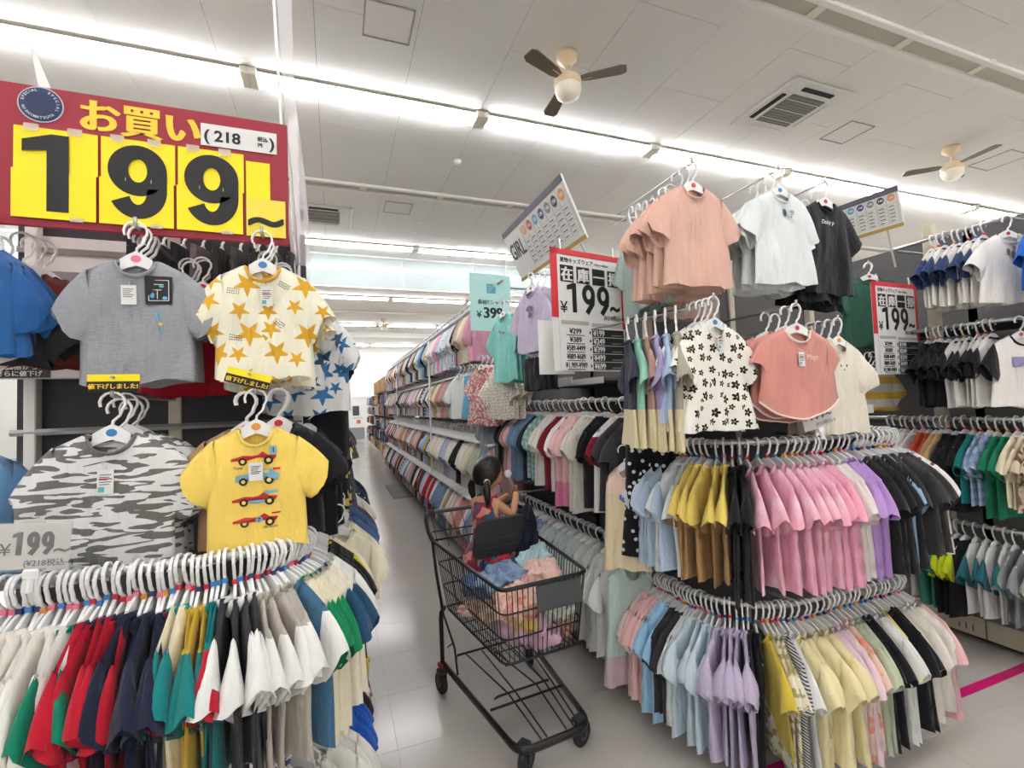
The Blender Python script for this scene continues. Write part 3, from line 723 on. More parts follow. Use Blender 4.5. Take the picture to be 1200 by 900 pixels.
# bowed rails
S1 = dict(w=.18, L=.48, sl=.108, sw=.115, ah=.14, D=.010, A=.015, alpha=75, slope=.08)
def cut(f, s): return lambda t: f(t * s)
def thin(items, n, s):
    out = []
    for it in items:
        o = dict(it[3]) if len(it) > 3 else {}
        if n > 0: o['sp'] = s
        n -= it[0]; out.append((it[0], it[1], it[2], o))
    return out
run(cut(polyline_path(bow(ZR1)), .87), thin([
    (4, 'blue and white printed blouse', fabric((214, 222, 234), 'floral', (90, 110, 160), scale=26), dict(name='blouse', cat='blouse', puff=1)), (2, 'white blouse with black spots', fabric((232, 230, 220), 'bigdots', (40, 40, 40), scale=24), dict(name='blouse', cat='blouse', puff=1)),
    (4, 'pale blue T-shirt', fabric((186, 206, 226))), (2, 'white T-shirt', fabric((224, 230, 230))),
    (5, 'yellow T-shirt with brown photo print', fabric(C['yellow'], 'yoke', (170, 132, 84), scale=.32)), (2, 'black T-shirt', F('black'), dict(L=.55)),
    (7, 'pink T-shirt with white tie-dye', fabric((240, 180, 198), 'tiedye', (246, 226, 230), scale=8), dict(L=.5)), (3, 'pink T-shirt with printed face', fabric((238, 168, 190)), dict(L=.5)),
    (2, 'white lace top', fabric((232, 224, 218))), (3, 'lilac T-shirt', F('purple'), dict(L=.5)), (4, 'black graphic T-shirt', fabric((34, 34, 36)), dict(L=.5)), (1, 'light blue T-shirt', fabric((150, 186, 214))), (4, 'charcoal T-shirt', fabric((58, 56, 56)), dict(L=.46)),
    (2, 'white T-shirt with cherry print', fabric((232, 228, 226), 'dots', (150, 50, 60), scale=22)), (2, 'pale blue and cream T-shirt', fabric((206, 222, 232)), dict(sleeve=fabric((236, 224, 196)))), (2, 'black long T-shirt', fabric((24, 24, 28)), dict(L=.48)), (2, 'rose pink dress', fabric((230, 186, 188)), dict(L=.55, name='dress', cat='dress')), (2, 'blue striped shirt', fabric((190, 200, 226), 'vstripe', (226, 230, 240), scale=400), dict(L=.52))], 19, .8),
    'upper bowed rail', 'shirts on the upper bowed rail', S1, jitter=9, rnd_seed=21)
run(cut(polyline_path(bow(ZR2)), .69), thin([
    (2, 'pink and grey T-shirt', fabric((228, 206, 202))), (5, 'light pink T-shirt', F('lpink')), (3, 'sky blue T-shirt', F('sky'), dict(L=.5)), (3, 'black-grey T-shirt', fabric((56, 54, 58)), dict(L=.46)),
    (2, 'white cap-sleeved T-shirt', fabric((226, 230, 226)), dict(L=.46)), (4, 'pale blue ruffled T-shirt', F('paleblue'), dict(puff=1, L=.5)), (5, 'lavender ruffled T-shirt', fabric((190, 178, 204)), dict(puff=1, L=.5)), (2, 'black strappy dress', F('black'), dict(sl=0, w=.13, L=.58, name='dress', cat='dress')),
    (1, 'yellow camisole', fabric((214, 190, 70)), dict(L=.44)), (2, 'cream blouse with printed hem', fabric((232, 226, 204), 'floral', (170, 160, 110), scale=30), dict(name='blouse', cat='blouse', L=.5)), (1, 'black and white striped T-shirt', fabric((210, 208, 204), 'stripe', (70, 70, 70), scale=520), dict(L=.54)), (1, 'white T-shirt with black sleeve stripes', W, dict(L=.52)),
    (5, 'butter yellow T-shirt', F('butter'), dict(L=.5, puff=1)), (2, 'pale pink long T-shirt', fabric((232, 206, 216)), dict(L=.52)), (2, 'pink peach-print T-shirt', fabric((236, 208, 192), 'floral', (232, 150, 130), scale=12), dict(L=.5)), (2, 'sage green T-shirt', F('sage'), dict(L=.5)),
    (2, 'black T-shirt with white print', fabric((28, 28, 30), 'floral', (30, 30, 32)), dict(L=.5)), (2, 'white long T-shirt', fabric((228, 228, 222)), dict(L=.5)), (1, 'yellow T-shirt', fabric((240, 226, 120)), dict(L=.48)), (2, 'plain black T-shirt', F('black'), dict(L=.48)), (4, 'off-white sheer T-shirt', fabric((226, 220, 208)), dict(L=.46)), (1, 'rose pink T-shirt', fabric((226, 180, 180)), dict(L=.5))], 31, .68),
    'lower bowed rail', 'shirts on the lower bowed rail', S1, jitter=9, rnd_seed=22)
# aisle side rails
run(polyline_path(RA), [
    (2, 'black T-shirt', F('black')), (1, 'dusty rose T-shirt', F('rose')), (1, 'pink T-shirt', fabric((234, 190, 194)), dict(L=.48)), (2, 'washed blue denim dress', fabric((110, 136, 166)), dict(L=.5)), (1, 'black sweatshirt', fabric((40, 42, 52))), (2, 'green checked shirt', fabric((172, 200, 192), 'plaid', (110, 150, 146), scale=160), dict(L=.46)),
    (2, 'white T-shirt', fabric((230, 228, 220)), dict(L=.48)), (1, 'wine red top', F('wine')), (1, 'white T-shirt with wine cuffs', W, dict(L=.48, collar=F('wine'))), (2, 'pink two-tone dress', fabric(C['lpink'], 'yoke', (232, 140, 170), scale=.5), dict(L=.56, name='dress', cat='dress')), (2, 'cream blouse with ruffled sleeves', fabric((226, 222, 208)), dict(name='blouse', cat='blouse', puff=1, L=.56)), (2, 'black long shirt', fabric((28, 28, 32)), dict(L=.5)), (1, 'white shirt with wine trim', fabric((236, 232, 228)), dict(sleeve=fabric((236, 232, 228), 'yoke', C['wine'], scale=.2), L=.5)), (2, 'charcoal blouse with ruffled sleeves', fabric((58, 56, 60)), dict(name='blouse', cat='blouse', puff=1, L=.48))],
    'upper poster-side rail', 'clothes on the aisle rails by the cart', dict(S1, w=.18), jitter=7, rnd_seed=31)
run(polyline_path(RB), [
    (4, 'pale lavender top', fabric((204, 204, 222))), (5, 'blue checked top', fabric((176, 184, 214), 'plaid', (140, 150, 190), scale=200)), (7, 'pale mint top', fabric((206, 220, 214))), (5, 'white summer top', fabric((226, 228, 224)))],
    'lower rail behind the cart', 'clothes on the aisle rails by the cart', dict(S1, w=.17, L=.5), jitter=5, rnd_seed=32, stuff=True)
# rack across the second aisle
def back(a, b): return polyline_path([b, a])
run(polyline_path([(3.6, 1.88, 2.56), (3.6, 1.58, 2.56)]), [(8, 'white T-shirt with navy sleeves', fabric((236, 232, 224)), dict(sleeve=fabric((44, 62, 104)), L=.38, w=.16, alpha=50))], 'high second-aisle bar', 'shirts across the second aisle', S0, jitter=4, rnd_seed=41)
run(polyline_path([(3.62, 1.4, 2.56), (3.62, 1.12, 2.56)]), [(4, 'bright blue T-shirt', F('royal'), dict(L=.38, w=.16)), (2, 'green-trimmed T-shirt', fabric((30, 120, 80)))], 'high picture-edge bar', 'shirts across the second aisle', S0, jitter=4, rnd_seed=42)
run(polyline_path([(3.6, 1.93, 1.98), (3.6, 1.58, 1.98)]), [(4, 'black T-shirt', F('black'), dict(L=.4, w=.16, alpha=50)), (6, 'white T-shirt with black sleeves', fabric((234, 230, 224)), dict(sleeve=F('black'), L=.4, w=.16, alpha=50))], 'middle second-aisle bar', 'shirts across the second aisle', S0, jitter=4, rnd_seed=43)
run(polyline_path([(3.6, 2.2, 1.41), (3.6, 1.36, 1.41)]), [
    (3, 'off-white and black blouse', fabric((220, 214, 204))), (2, 'white T-shirt', W), (2, 'brick orange T-shirt', F('orange'), dict(L=.46)), (2, 'tan T-shirt', F('tan')), (3, 'black T-shirt', F('black'), dict(L=.46)), (1, 'teal T-shirt', F('teal')), (2, 'blue checked shirt', fabric((170, 190, 214), 'plaid', (110, 140, 180), scale=120)), (2, 'green T-shirt', fabric((14, 128, 90)), dict(L=.46)), (2, 'ivory T-shirt', CR), (3, 'cream T-shirt with brown camouflage', fabric((226, 212, 184), 'floral', (120, 84, 64), scale=22))],
    'upper second-aisle rail', 'shirts across the second aisle', S0, jitter=5, rnd_seed=44)
run(polyline_path([(3.6, 2.15, .77), (3.6, 1.36, .77)]), [
    (3, 'white and grey T-shirt', fabric((214, 212, 206))), (2, 'sea green T-shirt', fabric((60, 140, 116)), dict(L=.44)), (3, 'black T-shirt with lime sleeves', F('black'), dict(sleeve=fabric((206, 220, 30)), L=.46)), (4, 'white T-shirt with teal and blue sleeve bands', W, dict(sleeve=fabric((40, 110, 120), 'yoke', (130, 190, 226), scale=.2))), (2, 'grey T-shirt', F('grey')), (3, 'stone T-shirt', fabric((200, 192, 176)))],
    'lower second-aisle rail', 'shirts across the second aisle', S0, jitter=5, rnd_seed=45, stuff=True)

# ------------------------------------------------------------------ shirts on face-out prongs
def prong(parent, off, tip, length, direction=(0, 1, 0), name='prong'):
    d = Vector(direction); t = Vector(tip) - Vector(off)
    return MB().tube([t + Vector((0, 0, .022)) - d * .004, t - d * .004, t + d * .03, t + d * length], .005, 6).build(name, M_steel, parent, True)
def stack(tip, n, sp, desc, place, group, cloth, step=.032, rz=0.0, sleeve=None, collar=None, drop=.0, first=None, dirv=(0, 1), name='tshirt', cat='shirt', fan=2.0, sticker=0, seed=1, hi=True):
    r = random.Random(seed); out = []
    for i in range(n):
        o = dict(sp); o['seed'] = seed * 3 + (i % 3)
        if i == 0 and hi: o.update(nu=25, nv=23)
        lab = (first if (first and i == 0) else '%s, %s of %s%s' % (desc, ordinal(i), num(n), ' ' + place)) if n > 1 or first else '%s %s' % (desc, place)
        assert lab not in LABELS, lab
        LABELS.add(lab)
        t = hang((tip[0] + dirv[0] * step * i, tip[1] + dirv[1] * step * i, tip[2] - .006 - (r.uniform(0, drop) if i else 0)), rz + radians(r.uniform(-fan, fan) if i else 0), o, cloth, lab, group, sleeve, collar, name, cat,
                 sticker=sticker if i == 0 else None, roll=radians(r.uniform(-1.5, 1.5)), marker=None)
        out.append(t)
    return out
def decal(sh, spec, polys, m, name='print', off=.0025, parent=None):
    s = Shirt.get(**spec); mb = MB()
    for poly in polys:
        cx = sum(p[0] for p in poly) / len(poly); cz = sum(p[1] for p in poly) / len(poly)
        V = [(cx, s.front_y(cx, cz) - off, cz)] + [(x, s.front_y(x, z) - off, z) for x, z in poly]; n = len(poly)
        mb.add(V, [(0, 1 + i, 1 + (i + 1) % n) for i in range(n)])
    return mb.build(name, m, parent or sh)
def ell(cx, cz, rx, rz, n=14): return [(cx + rx * cos(2 * pi * k / n), cz + rz * sin(2 * pi * k / n)) for k in range(n)]
def rect(x0, x1, z0, z1): return [(x0, z0), (x1, z0), (x1, z1), (x0, z1)]
def line(x0, z0, x1, z1, w):
    d = Vector((x1 - x0, z1 - z0)); d.normalize(); n = Vector((-d.y, d.x)) * w * .5
    return [(x0 + n.x, z0 + n.y), (x1 + n.x, z1 + n.y), (x1 - n.x, z1 - n.y), (x0 - n.x, z0 - n.y)]
def price_tag(sh, spec, x, z, w=.036, h=.058, style=0):
    s = Shirt.get(**spec); y = s.front_y(x, z) - .009
    t = MB().bevbox(x - w / 2, x + w / 2, y - .0006, y + .0006, z - h / 2, z + h / 2, .0002).build('price_tag', M_paper, sh)
    ink = MB(); y2 = y - .0012
    for k in range(5): ink.box(x - w * .36, x + w * (.36 - .12 * (k % 3)), y2, y2 + .0003, z + h * (.3 - .1 * k) - .001, z + h * (.3 - .1 * k) + .0006)
    ink.build('print', M_black, t)
    if style:
        MB().box(x - w * .4, x + w * .4, y2, y2 + .0003, z + h * .1, z + h * .15).build('red_line', mat('tag_red', (190, 40, 50), .5), t)
        MB().box(x - w * .42, x - w * .05, y2, y2 + .0003, z - h * .42, z - h * .2).build('green_mark', mat('tag_teal', (90, 176, 180), .5), t)
    MB().tube([(x, y, z + h * .48), (x + .002, y - .002, z + h * .6), (x, s.front_y(x, z + h * .75), z + h * .75)], .0006, 4).build('thread', M_hanger, t)
    return t
def neck_label(sh, spec, m=None):
    s = Shirt.get(**spec); z = ZN - s.dip * .25 - .012
    MB().box(-.009, .009, s.P(0, 0, False)[1] - .003, s.P(0, 0, False)[1] - .0022, z - .014, z).build('neck_label', M_paper, sh)

GB = 'display shirts on prongs under the red sign'
# front-out shirts under the red sign (baby sizes)
SB = dict(w=.125, L=.335, sl=.105, sw=.108, D=.014, A=.007, alpha=58, slope=.035, ah=.135, un=.42, dip=.05)
Z_UP, Z_LO = 2.13, 1.685
# grey
spg = dict(SB); g_tip = (-.505, 1.56, 2.125)
prong(GL, GLo, g_tip, .5)
gs = stack(g_tip, 4, spg, 'heather grey T-shirt', 'on the prong below the red sign', GB, fabric(C['grey'], 'heather'), first='heather grey T-shirt with black square patch on a prong', sticker=3, seed=1, fan=4)
g0 = gs[0]; spg0 = dict(spg, seed=3, nu=25, nv=23)
decal(g0, spg0, [rect(.022, .085, -.215, -.137)], M_black, 'patch', .003)
wl = mat('print_white', (226, 226, 220), .7)
decal(g0, spg0, [line(.03, -.205, .077, -.205, .002), line(.077, -.205, .077, -.148, .002), line(.077, -.148, .03, -.148, .002), line(.03, -.148, .03, -.205, .002), line(.03, -.175, .06, -.175, .002), line(.05, -.175, .05, -.2, .002), line(.04, -.16, .065, -.16, .002)], wl, 'patch_lines', .0045)
decal(g0, spg0, [ell(.06, -.165, .006, .004), ell(.068, -.198, .006, .005), ell(.038, -.19, .005, .008)], mat('print_sky', (96, 170, 200), .7), 'patch_dots', .005)
decal(g0, spg0, [line(.045, -.235, .05, -.26, .006), line(.05, -.255, .06, -.285, .005), line(.056, -.23, .06, -.25, .004), line(.052, -.28, .056, -.31, .003)], MATS['print_sky'], 'print', .003)
decal(g0, spg0, [ell(.057, -.27, .006, .005)], mat('print_gold', (214, 178, 70), .7), 'print', .004)
price_tag(g0, spg0, -.012, -.192, .034, .052); neck_label(g0, spg0)
stack((-.44, 1.80, 2.1), 2, SB, 'red T-shirt', 'hanging behind the heather grey shirts', GB, F('red'), collar=F('white'), seed=2, hi=False)
stack((-.42, 1.88, 2.13), 2, SB, 'white T-shirt with red trim', 'behind the red shirts', GB, W, sleeve=W, collar=F('red'), seed=3, hi=False)
# stars
s_tip = (-.195, 1.56, 2.13); prong(GL, GLo, s_tip, .45)
cst = fabric((240, 236, 212), 'star', (218, 166, 46), scale=13)
sts = stack(s_tip, 4, SB, 'cream T-shirt with gold stars', 'behind the front star shirt', GB, cst, collar=fabric((222, 172, 70)), first='cream T-shirt with gold stars, mustard collar and price tag', sticker=1, seed=4, step=.04, fan=4, drop=.03)
ss0 = dict(SB, seed=12, nu=25, nv=23); price_tag(sts[0], ss0, .01, -.185, .03, .056, 1); neck_label(sts[0], ss0)
def scribble(sh, spec, x, z, rot, m, rows=3, seed=1, w=.035):
    r = random.Random(seed); P = []
    for k in range(rows):
        for q in range(6):
            a = -w / 2 + w * q / 6; px, pz = a, -k * .0065
            X = x + px * cos(rot) - pz * sin(rot); Zz = z + px * sin(rot) + pz * cos(rot)
            P.append(line(X, Zz, X + .004 * cos(rot), Zz + .004 * sin(rot) + r.uniform(-.0015, .0015), .002))
    decal(sh, spec, P, m, 'script_print', .003)
for q, (x, z, a) in enumerate(((-.075, -.165, -.15), (.045, -.26, -.7), (-.072, -.3, -.15), (.06, -.145, -.5))): scribble(sts[0], ss0, x, z, a, M_black, seed=q)
stack((-.16, 1.78, 2.1), 2, SB, 'white T-shirt with navy stars', 'behind the gold star shirts', GB, fabric((220, 222, 220), 'star', (50, 96, 130), scale=12), seed=5, hi=False)
# zebra
z_tip = (-.535, 1.5, 1.655); prong(GL, GLo, z_tip, .5)
SZ = dict(SB, w=.135, L=.345, sl=.12)
zs = stack(z_tip, 5, SZ, 'white and grey tiger-striped T-shirt', 'behind the front striped shirt', GB, fabric((226, 226, 224), 'zebra', (112, 112, 106), scale=78), collar=fabric((112, 112, 106)), first='white and grey tiger-striped T-shirt, front of its prong', sticker=1, seed=6, step=.04, fan=5, drop=.02)
sz0 = dict(SZ, seed=18, nu=25, nv=23); price_tag(zs[0], sz0, -.005, -.21, .034, .06, 1); neck_label(zs[0], sz0)
# yellow with cars
y_tip = (-.205, 1.47, 1.655); prong(GL, GLo, y_tip, .45)
SY = dict(SB, w=.118, L=.33, sl=.095, alpha=50, A=.004)
ys = stack(y_tip, 1, SY, 'x', 'y', GB, fabric((244, 212, 104)), first='yellow T-shirt printed with four racing cars', sticker=2, seed=7)
sy0 = dict(SY, seed=21, nu=25, nv=23); y0_ = ys[0]
m_r = mat('print_red', (186, 34, 40), .7); m_bl = mat('print_blue', (120, 172, 200), .7); m_k = mat('print_black', (34, 30, 26), .7); m_y = mat('print_yellow', (236, 206, 110), .7)
def car(cx, cz, body, kind):
    P = []; 
    if kind == 1: outline = [(-.052, -.008), (.052, -.008), (.056, .004), (.046, .012), (.034, .022), (-.004, .024), (-.02, .012), (-.05, .008)]
    else: outline = [(-.06, -.006), (.045, -.006), (.05, .004), (.03, .006), (.016, .016), (.008, .008), (-.01, .006), (-.03, .008), (-.06, .0)]
    decal(y0_, sy0, [[(cx + a, cz + b) for a, b in outline]], body, 'car_print', .003)
    decal(y0_, sy0, [ell(cx - .032, cz - .008, .0105, .0105)], m_k, 'wheel_print', .004); decal(y0_, sy0, [ell(cx + .03, cz - .008, .0115, .0115)], m_k, 'wheel_print', .004)
    decal(y0_, sy0, [ell(cx - .032, cz - .008, .005, .005)], m_y, 'hub_print', .0048); decal(y0_, sy0, [ell(cx + .03, cz - .008, .0055, .0055)], m_y, 'hub_print', .0048)
    if kind == 0: decal(y0_, sy0, [rect(cx + .034, cx + .05, cz + .008, cz + .03)], m_bl, 'wing_print', .0045); decal(y0_, sy0, [line(cx + .0425, cz + .012, cx + .0425, cz + .026, .003)], m_k, 'numeral_print', .0055)
    if kind == 1: decal(y0_, sy0, [[(cx - .002, cz + .012), (cx + .014, cz + .012), (cx + .014, cz + .02), (cx + .002, cz + .02)], rect(cx + .018, cx + .03, cz + .012, cz + .02)], m_y, 'window_print', .0045); decal(y0_, sy0, [rect(cx + .04, cx + .058, cz + .018, cz + .024)], m_r, 'spoiler_print', .004)
    if kind == 2: decal(y0_, sy0, [rect(cx + .018, cx + .05, cz + .012, cz + .02), rect(cx - .02, cx + .018, cz - .012, cz - .004)], m_bl, 'wing_print', .0045)
    if kind == 3:
        decal(y0_, sy0, [ell(cx + .004, cz + .0, .009, .008)], m_bl, 'roundel_print', .0045); decal(y0_, sy0, [line(cx, cz + .004, cx + .007, cz + .004, .002), line(cx + .007, cz + .004, cx + .002, cz - .005, .002)], m_k, 'numeral_print', .0055)
        decal(y0_, sy0, [rect(cx + .035, cx + .056, cz + .012, cz + .016)], m_r, 'spoiler_print', .004)
car(.0, -.172, m_r, 0); car(.0, -.226, m_bl, 1); car(.0, -.282, m_r, 2); car(.0, -.338, m_r, 3)
price_tag(y0_, sy0, .0, -.208, .034, .048); neck_label(y0_, sy0)
s_ = Shirt.get(**sy0)
text('Tune', .011, m_k, y0_, -.055, -.2, s_.front_y(-.045, -.2) - .004, name='script_print'); text('Life world', .009, m_k, y0_, .012, -.362, s_.front_y(.02, -.362) - .004, name='script_print')
stack((-.24, 1.53, 1.65), 2, SY, 'tan T-shirt', 'behind the racing car shirt', GB, fabric((176, 136, 96)), seed=8, hi=False)
stack((-.16, 1.58, 1.66), 3, SY, 'black T-shirt', 'behind the racing car shirt', GB, F('black'), seed=9, hi=False)
# far side of the sign
stack((-.84, 1.5, 2.14), 3, dict(SB, L=.27), 'bright blue T-shirt', 'at the picture edge below the red sign', GB, fabric((46, 104, 170)), rz=radians(58), dirv=(.25, .9), seed=10, hi=False)
stack((-.83, 1.6, 2.08), 2, dict(SB, L=.235), 'black T-shirt', 'below the blue ones at the picture edge', GB, fabric((48, 48, 52)), rz=radians(50), dirv=(.2, .9), seed=11, hi=False)
stack((-.80, 1.68, 2.11), 3, dict(SB, L=.26), 'brick brown T-shirt', 'beside the heather grey shirts', GB, fabric((134, 58, 46)), rz=radians(45), dirv=(.3, .9), seed=12, hi=False)
stack((-.88, 1.5, 2.06), 2, dict(SB, L=.2), 'off-white T-shirt', 'at the picture edge below the blue ones', GB, fabric((226, 222, 208)), rz=radians(60), seed=13, hi=False)
stack((-.86, 1.55, 1.62), 2, SB, 'light blue T-shirt', 'at the picture edge beside the striped shirts', GB, fabric((110, 160, 206)), rz=radians(60), seed=14, hi=False)
for k in range(9):
    c = [(52, 50, 50), (78, 74, 72), (40, 38, 40), (110, 104, 100)][k % 4]
    lab = 'dark trousers clipped high behind the red sign, %s of nine' % ordinal(k); LABELS.add(lab)
    hang((-.62 + .06 * k, 1.98, 2.28), radians(80), dict(w=.1, L=.42, sl=0, un=.95, dip=0, slope=0, D=.012, A=.01, seed=k % 3), fabric(c), lab, 'trousers behind the red sign', name='trousers', cat='trousers')
for k in range(0):
    lab = 'black T-shirt deep on the shelf behind the striped shirts, %s of four' % ordinal(k); LABELS.add(lab)
    hang((-.42 + .06 * k, 1.93, 1.6), radians(10 * k), dict(SB, seed=k % 3), F('black'), lab, GB, marker=None)

# front-out shirts of the bowed rack
GC = 'display shirts on prongs of the bowed rack'
SD = dict(w=.16, L=.42, sl=.12, sw=.125, D=.016, A=.017, flare=.15, alpha=60, slope=.045, ah=.155, un=.4, dip=.06)
def pr(tip, ln=.55): prong(GR, GRo, tip, ln)
t = (1.405, 1.54, 2.57); pr(t)
stack(t, 5, SD, 'peach T-shirt', 'behind the front peach one', GC, F('peach'), first='plain peach T-shirt on a high prong', seed=31, fan=9, drop=.05, step=.045, sticker=0)
t = (1.87, 1.52, 2.6); pr(t)
wt = stack(t, 4, SD, 'white T-shirt', 'behind the one with a tag', GC, fabric((226, 232, 230)), first='white T-shirt with small chest print on a high prong', seed=32, fan=8, drop=.05, step=.045, sticker=1)
spw = dict(SD, seed=96, nu=25, nv=23); price_tag(wt[0], spw, .035, -.2, .036, .05, 1); decal(wt[0], spw, [ell(-.0, -.195, .01, .018)], mat('print_teal', (60, 80, 84), .7), 'print', .003)
stack((1.64, 1.85, 2.5), 3, SD, 'pale pink T-shirt', 'hanging low behind the white ones', GC, fabric((222, 196, 190)), seed=33, hi=False)
t = (2.2, 1.55, 2.6); pr(t)
bt = stack(t, 4, dict(SD, w=.155, L=.44), 'black T-shirt', 'behind the one with script', GC, F('black'), first='black T-shirt with white script on a high prong', seed=34, fan=8, drop=.06, step=.05, sticker=0)
spb = dict(SD, w=.155, L=.44, seed=102, nu=25, nv=23); text('Daisy p', .028, wl, bt[0], -.06, -.205, Shirt.get(**spb).front_y(0, -.2) - .006, name='script_print', shear=.3)
t = (1.40, 1.80, 2.52); pr(t, .3)
stack(t, 4, dict(SD, w=.14), 'grey-green T-shirt with frilled sleeves', 'beside the peach ones', GC, fabric((172, 190, 184)), seed=35, rz=radians(76), hi=False, step=.04, dirv=(-.35, .9))
# second tier
t = (1.405, 1.46, 1.985); pr(t)
SF = dict(SD, w=.13, L=.42, flare=.45, sl=.11, tiers=1, A=.014)
fl = stack(t, 4, SF, 'white dress with black flowers', 'behind the tagged flower dress', GC, fabric((238, 236, 226), 'flower', (28, 26, 24), (200, 170, 50), scale=20), first='white dress with black flowers and price tag', name='dress', cat='dress', seed=36, fan=5, step=.035, sticker=1)
price_tag(fl[0], dict(SF, seed=108, nu=25, nv=23), .01, -.17, .03, .055, 1)
t = (1.80, 1.42, 1.965); pr(t)
SC = dict(SD, w=.2, L=.36, sl=.075, sw=.16, alpha=62, scoop=.06, A=.008)
co = stack(t, 4, SC, 'coral T-shirt with cream piping', 'behind the tagged coral one', GC, F('coral'), collar=fabric((238, 214, 200)), first='coral T-shirt with cream piping and price tag', seed=37, fan=8, step=.05, sticker=0, drop=.03)
spc = dict(SC, seed=111, nu=25, nv=23); price_tag(co[0], spc, -.01, -.22, .034, .058, 1); sc = Shirt.get(**spc)
text('Magic', .03, mat('print_cream', (240, 214, 200), .7), co[0], .02, -.22, sc.front_y(.04, -.21) - .004, name='script_print')
for q, o in enumerate(co):
    s = Shirt.get(**dict(SC, seed=37 * 3 + q % 3, **({'nu': 25, 'nv': 23} if q == 0 else {})))
    pts = [s.P(-.99 + 1.98 * k / 16, 1, True) for k in range(17)]
    MB().tube([(a, b - .001, c) for a, b, c in pts], .0045, 5).build('piping', fabric((238, 214, 200)), o, True)
t = (2.16, 1.5, 1.93); pr(t)
SW = dict(SD, w=.145, L=.42, flare=.25, sl=.12, puff=1, alpha=62)
w2 = stack(t, 4, SW, 'ivory blouse with ruffled sleeves', 'behind the front ivory one', GC, F('ivory'), first='ivory blouse with ruffled sleeves and tiny cat print', seed=38, fan=8, step=.045, sticker=2)
decal(w2[0], dict(SW, seed=114, nu=25, nv=23), [[(-.02, -.2), (-.01, -.205), (-.016, -.215)], [(.02, -.2), (.016, -.215), (.01, -.205)], ell(0, -.225, .004, .003)], M_black, 'print', .003)
for q, (nm, cc) in enumerate((('navy', (56, 58, 76)), ('mint', (150, 208, 186)), ('dusty rose', (178, 142, 128)), ('lavender', (170, 158, 196)), ('pale blue', (168, 190, 216)), ('grey-beige', (170, 166, 146)))):
    lab = '%s dress with cream dotted skirt beside the flower dress' % nm; LABELS.add(lab)
    hang((1.235 + .012 * q, 1.80 - .05 * q, 1.955), radians(66 - 2.5 * q), dict(w=.105, L=.47, sl=.09, sw=.1, D=.012, A=.014, flare=.35, alpha=72, seed=q % 4), fabric(cc, 'yoke', (224, 212, 172), scale=.40), lab, 'two-tone dresses beside the flower dress', sleeve=fabric(cc), name='dress', cat='dress')
prong(GR, GRo, (1.34, 1.54, 1.955), .6, (-.25, .97, 0))
for k in range(3):
    lab = 'light denim shorts under the flower dress, %s of three' % ordinal(k); LABELS.add(lab)
    hang((1.36 + .06 * k, 1.55 + .03 * k, 1.72), radians(6 * k), dict(w=.15, L=.13, sl=0, un=.95, dip=0, slope=0, D=.012, A=.012, flare=.15, seed=k), fabric((168, 192, 222)), lab, 'denim shorts under the flower dress', name='shorts', cat='shorts')
# polka dot dress and the small skirt at the corner
lab = 'black polka dot dress hanging at the corner of the bowed rack'
hang((1.42, 1.93, 1.59), radians(-38), dict(w=.12, L=.66, sl=.0, D=.02, A=.016, flare=.3, seed=1, nu=17, nv=17), fabric((24, 24, 28), 'dots', (230, 230, 230), scale=19), lab, None, name='dress', cat='dress')
lab = 'pale pink and cream camisole beside the polka dot dress'
hang((1.33, 2.02, 1.36), radians(-30), dict(w=.1, L=.5, sl=.0, D=.016, A=.014, flare=.2, seed=2), fabric((234, 206, 190), 'yoke', (222, 206, 170), scale=.22), lab, None, name='camisole', cat='top')
lab = 'long pale mint dress facing out at the end of the lower aisle rail'
o = hang((1.43, 2.14, .84), radians(-12), dict(w=.15, L=.6, sl=.0, D=.02, A=.016, flare=.2, seed=3, nu=17, nv=17, dip=.085), fabric((196, 216, 208), 'yoke', (206, 182, 190), scale=.55), lab, None, name='dress', cat='dress')
# aisle face-outs further back
S2 = dict(w=.17, L=.46, sl=.14, sw=.14, D=.014, A=.01, alpha=58)
def aisle_stack(y, z, x, n, desc, cloth, first=None, sp=S2, seed=51, rz=-72, **kw):
    prong(GR, GRo, (x, y, z), .5, (1, 0, 0))
    return stack((x, y, z), n, sp, desc, 'on a prong over the aisle', 'display shirts over the aisle', cloth, step=.045, rz=radians(rz), dirv=(1, 0), seed=seed, first=first, hi=False, **kw)
tl = aisle_stack(3.3, 2.36, 1.18, 3, 'turquoise T-shirt', F('aqua'), 'turquoise T-shirt with chest print below the pale green sign', dict(S2, L=.5), 51, rz=-80)
decal(tl[0], dict(S2, L=.5, seed=153), [ell(-.02, -.22, .015, .012), ell(.03, -.235, .014, .01)], mat('print_coral', (200, 130, 130), .7), 'print', .006)
lv = aisle_stack(2.75, 2.42, 1.18, 3, 'lavender T-shirt', fabric((196, 186, 208)), 'lavender T-shirt with dark print between poster and sign', dict(S2, L=.4), 52, rz=-80)
decal(lv[0], dict(S2, L=.4, seed=156), [ell(0, -.22, .04, .02), ell(.01, -.26, .02, .02)], mat('print_plum', (110, 96, 120), .7), 'print', .006)
aisle_stack(2.8, 1.98, 1.2, 3, 'folded black shorts', F('black'), None, dict(w=.12, L=.2, sl=0, un=.95, dip=0, slope=0, D=.012, A=.008), 53, rz=-80, name='shorts', cat='shorts')
aisle_stack(3.95, 2.02, 1.2, 3, 'red and white printed dress', fabric((196, 120, 118), 'floral', (236, 220, 214), scale=50), None, dict(S2, L=.5, flare=.35), 54, rz=-70, name='dress', cat='dress')
aisle_stack(3.55, 1.98, 1.22, 3, 'cream speckled top', fabric((230, 224, 208), 'dots', (120, 110, 96), scale=40), None, dict(S2, L=.4), 55, rz=-72)
aisle_stack(4.05, 1.62, 1.3, 2, 'grey hooded top', fabric((140, 142, 146)), None, dict(S2, L=.44), 56, rz=-75)
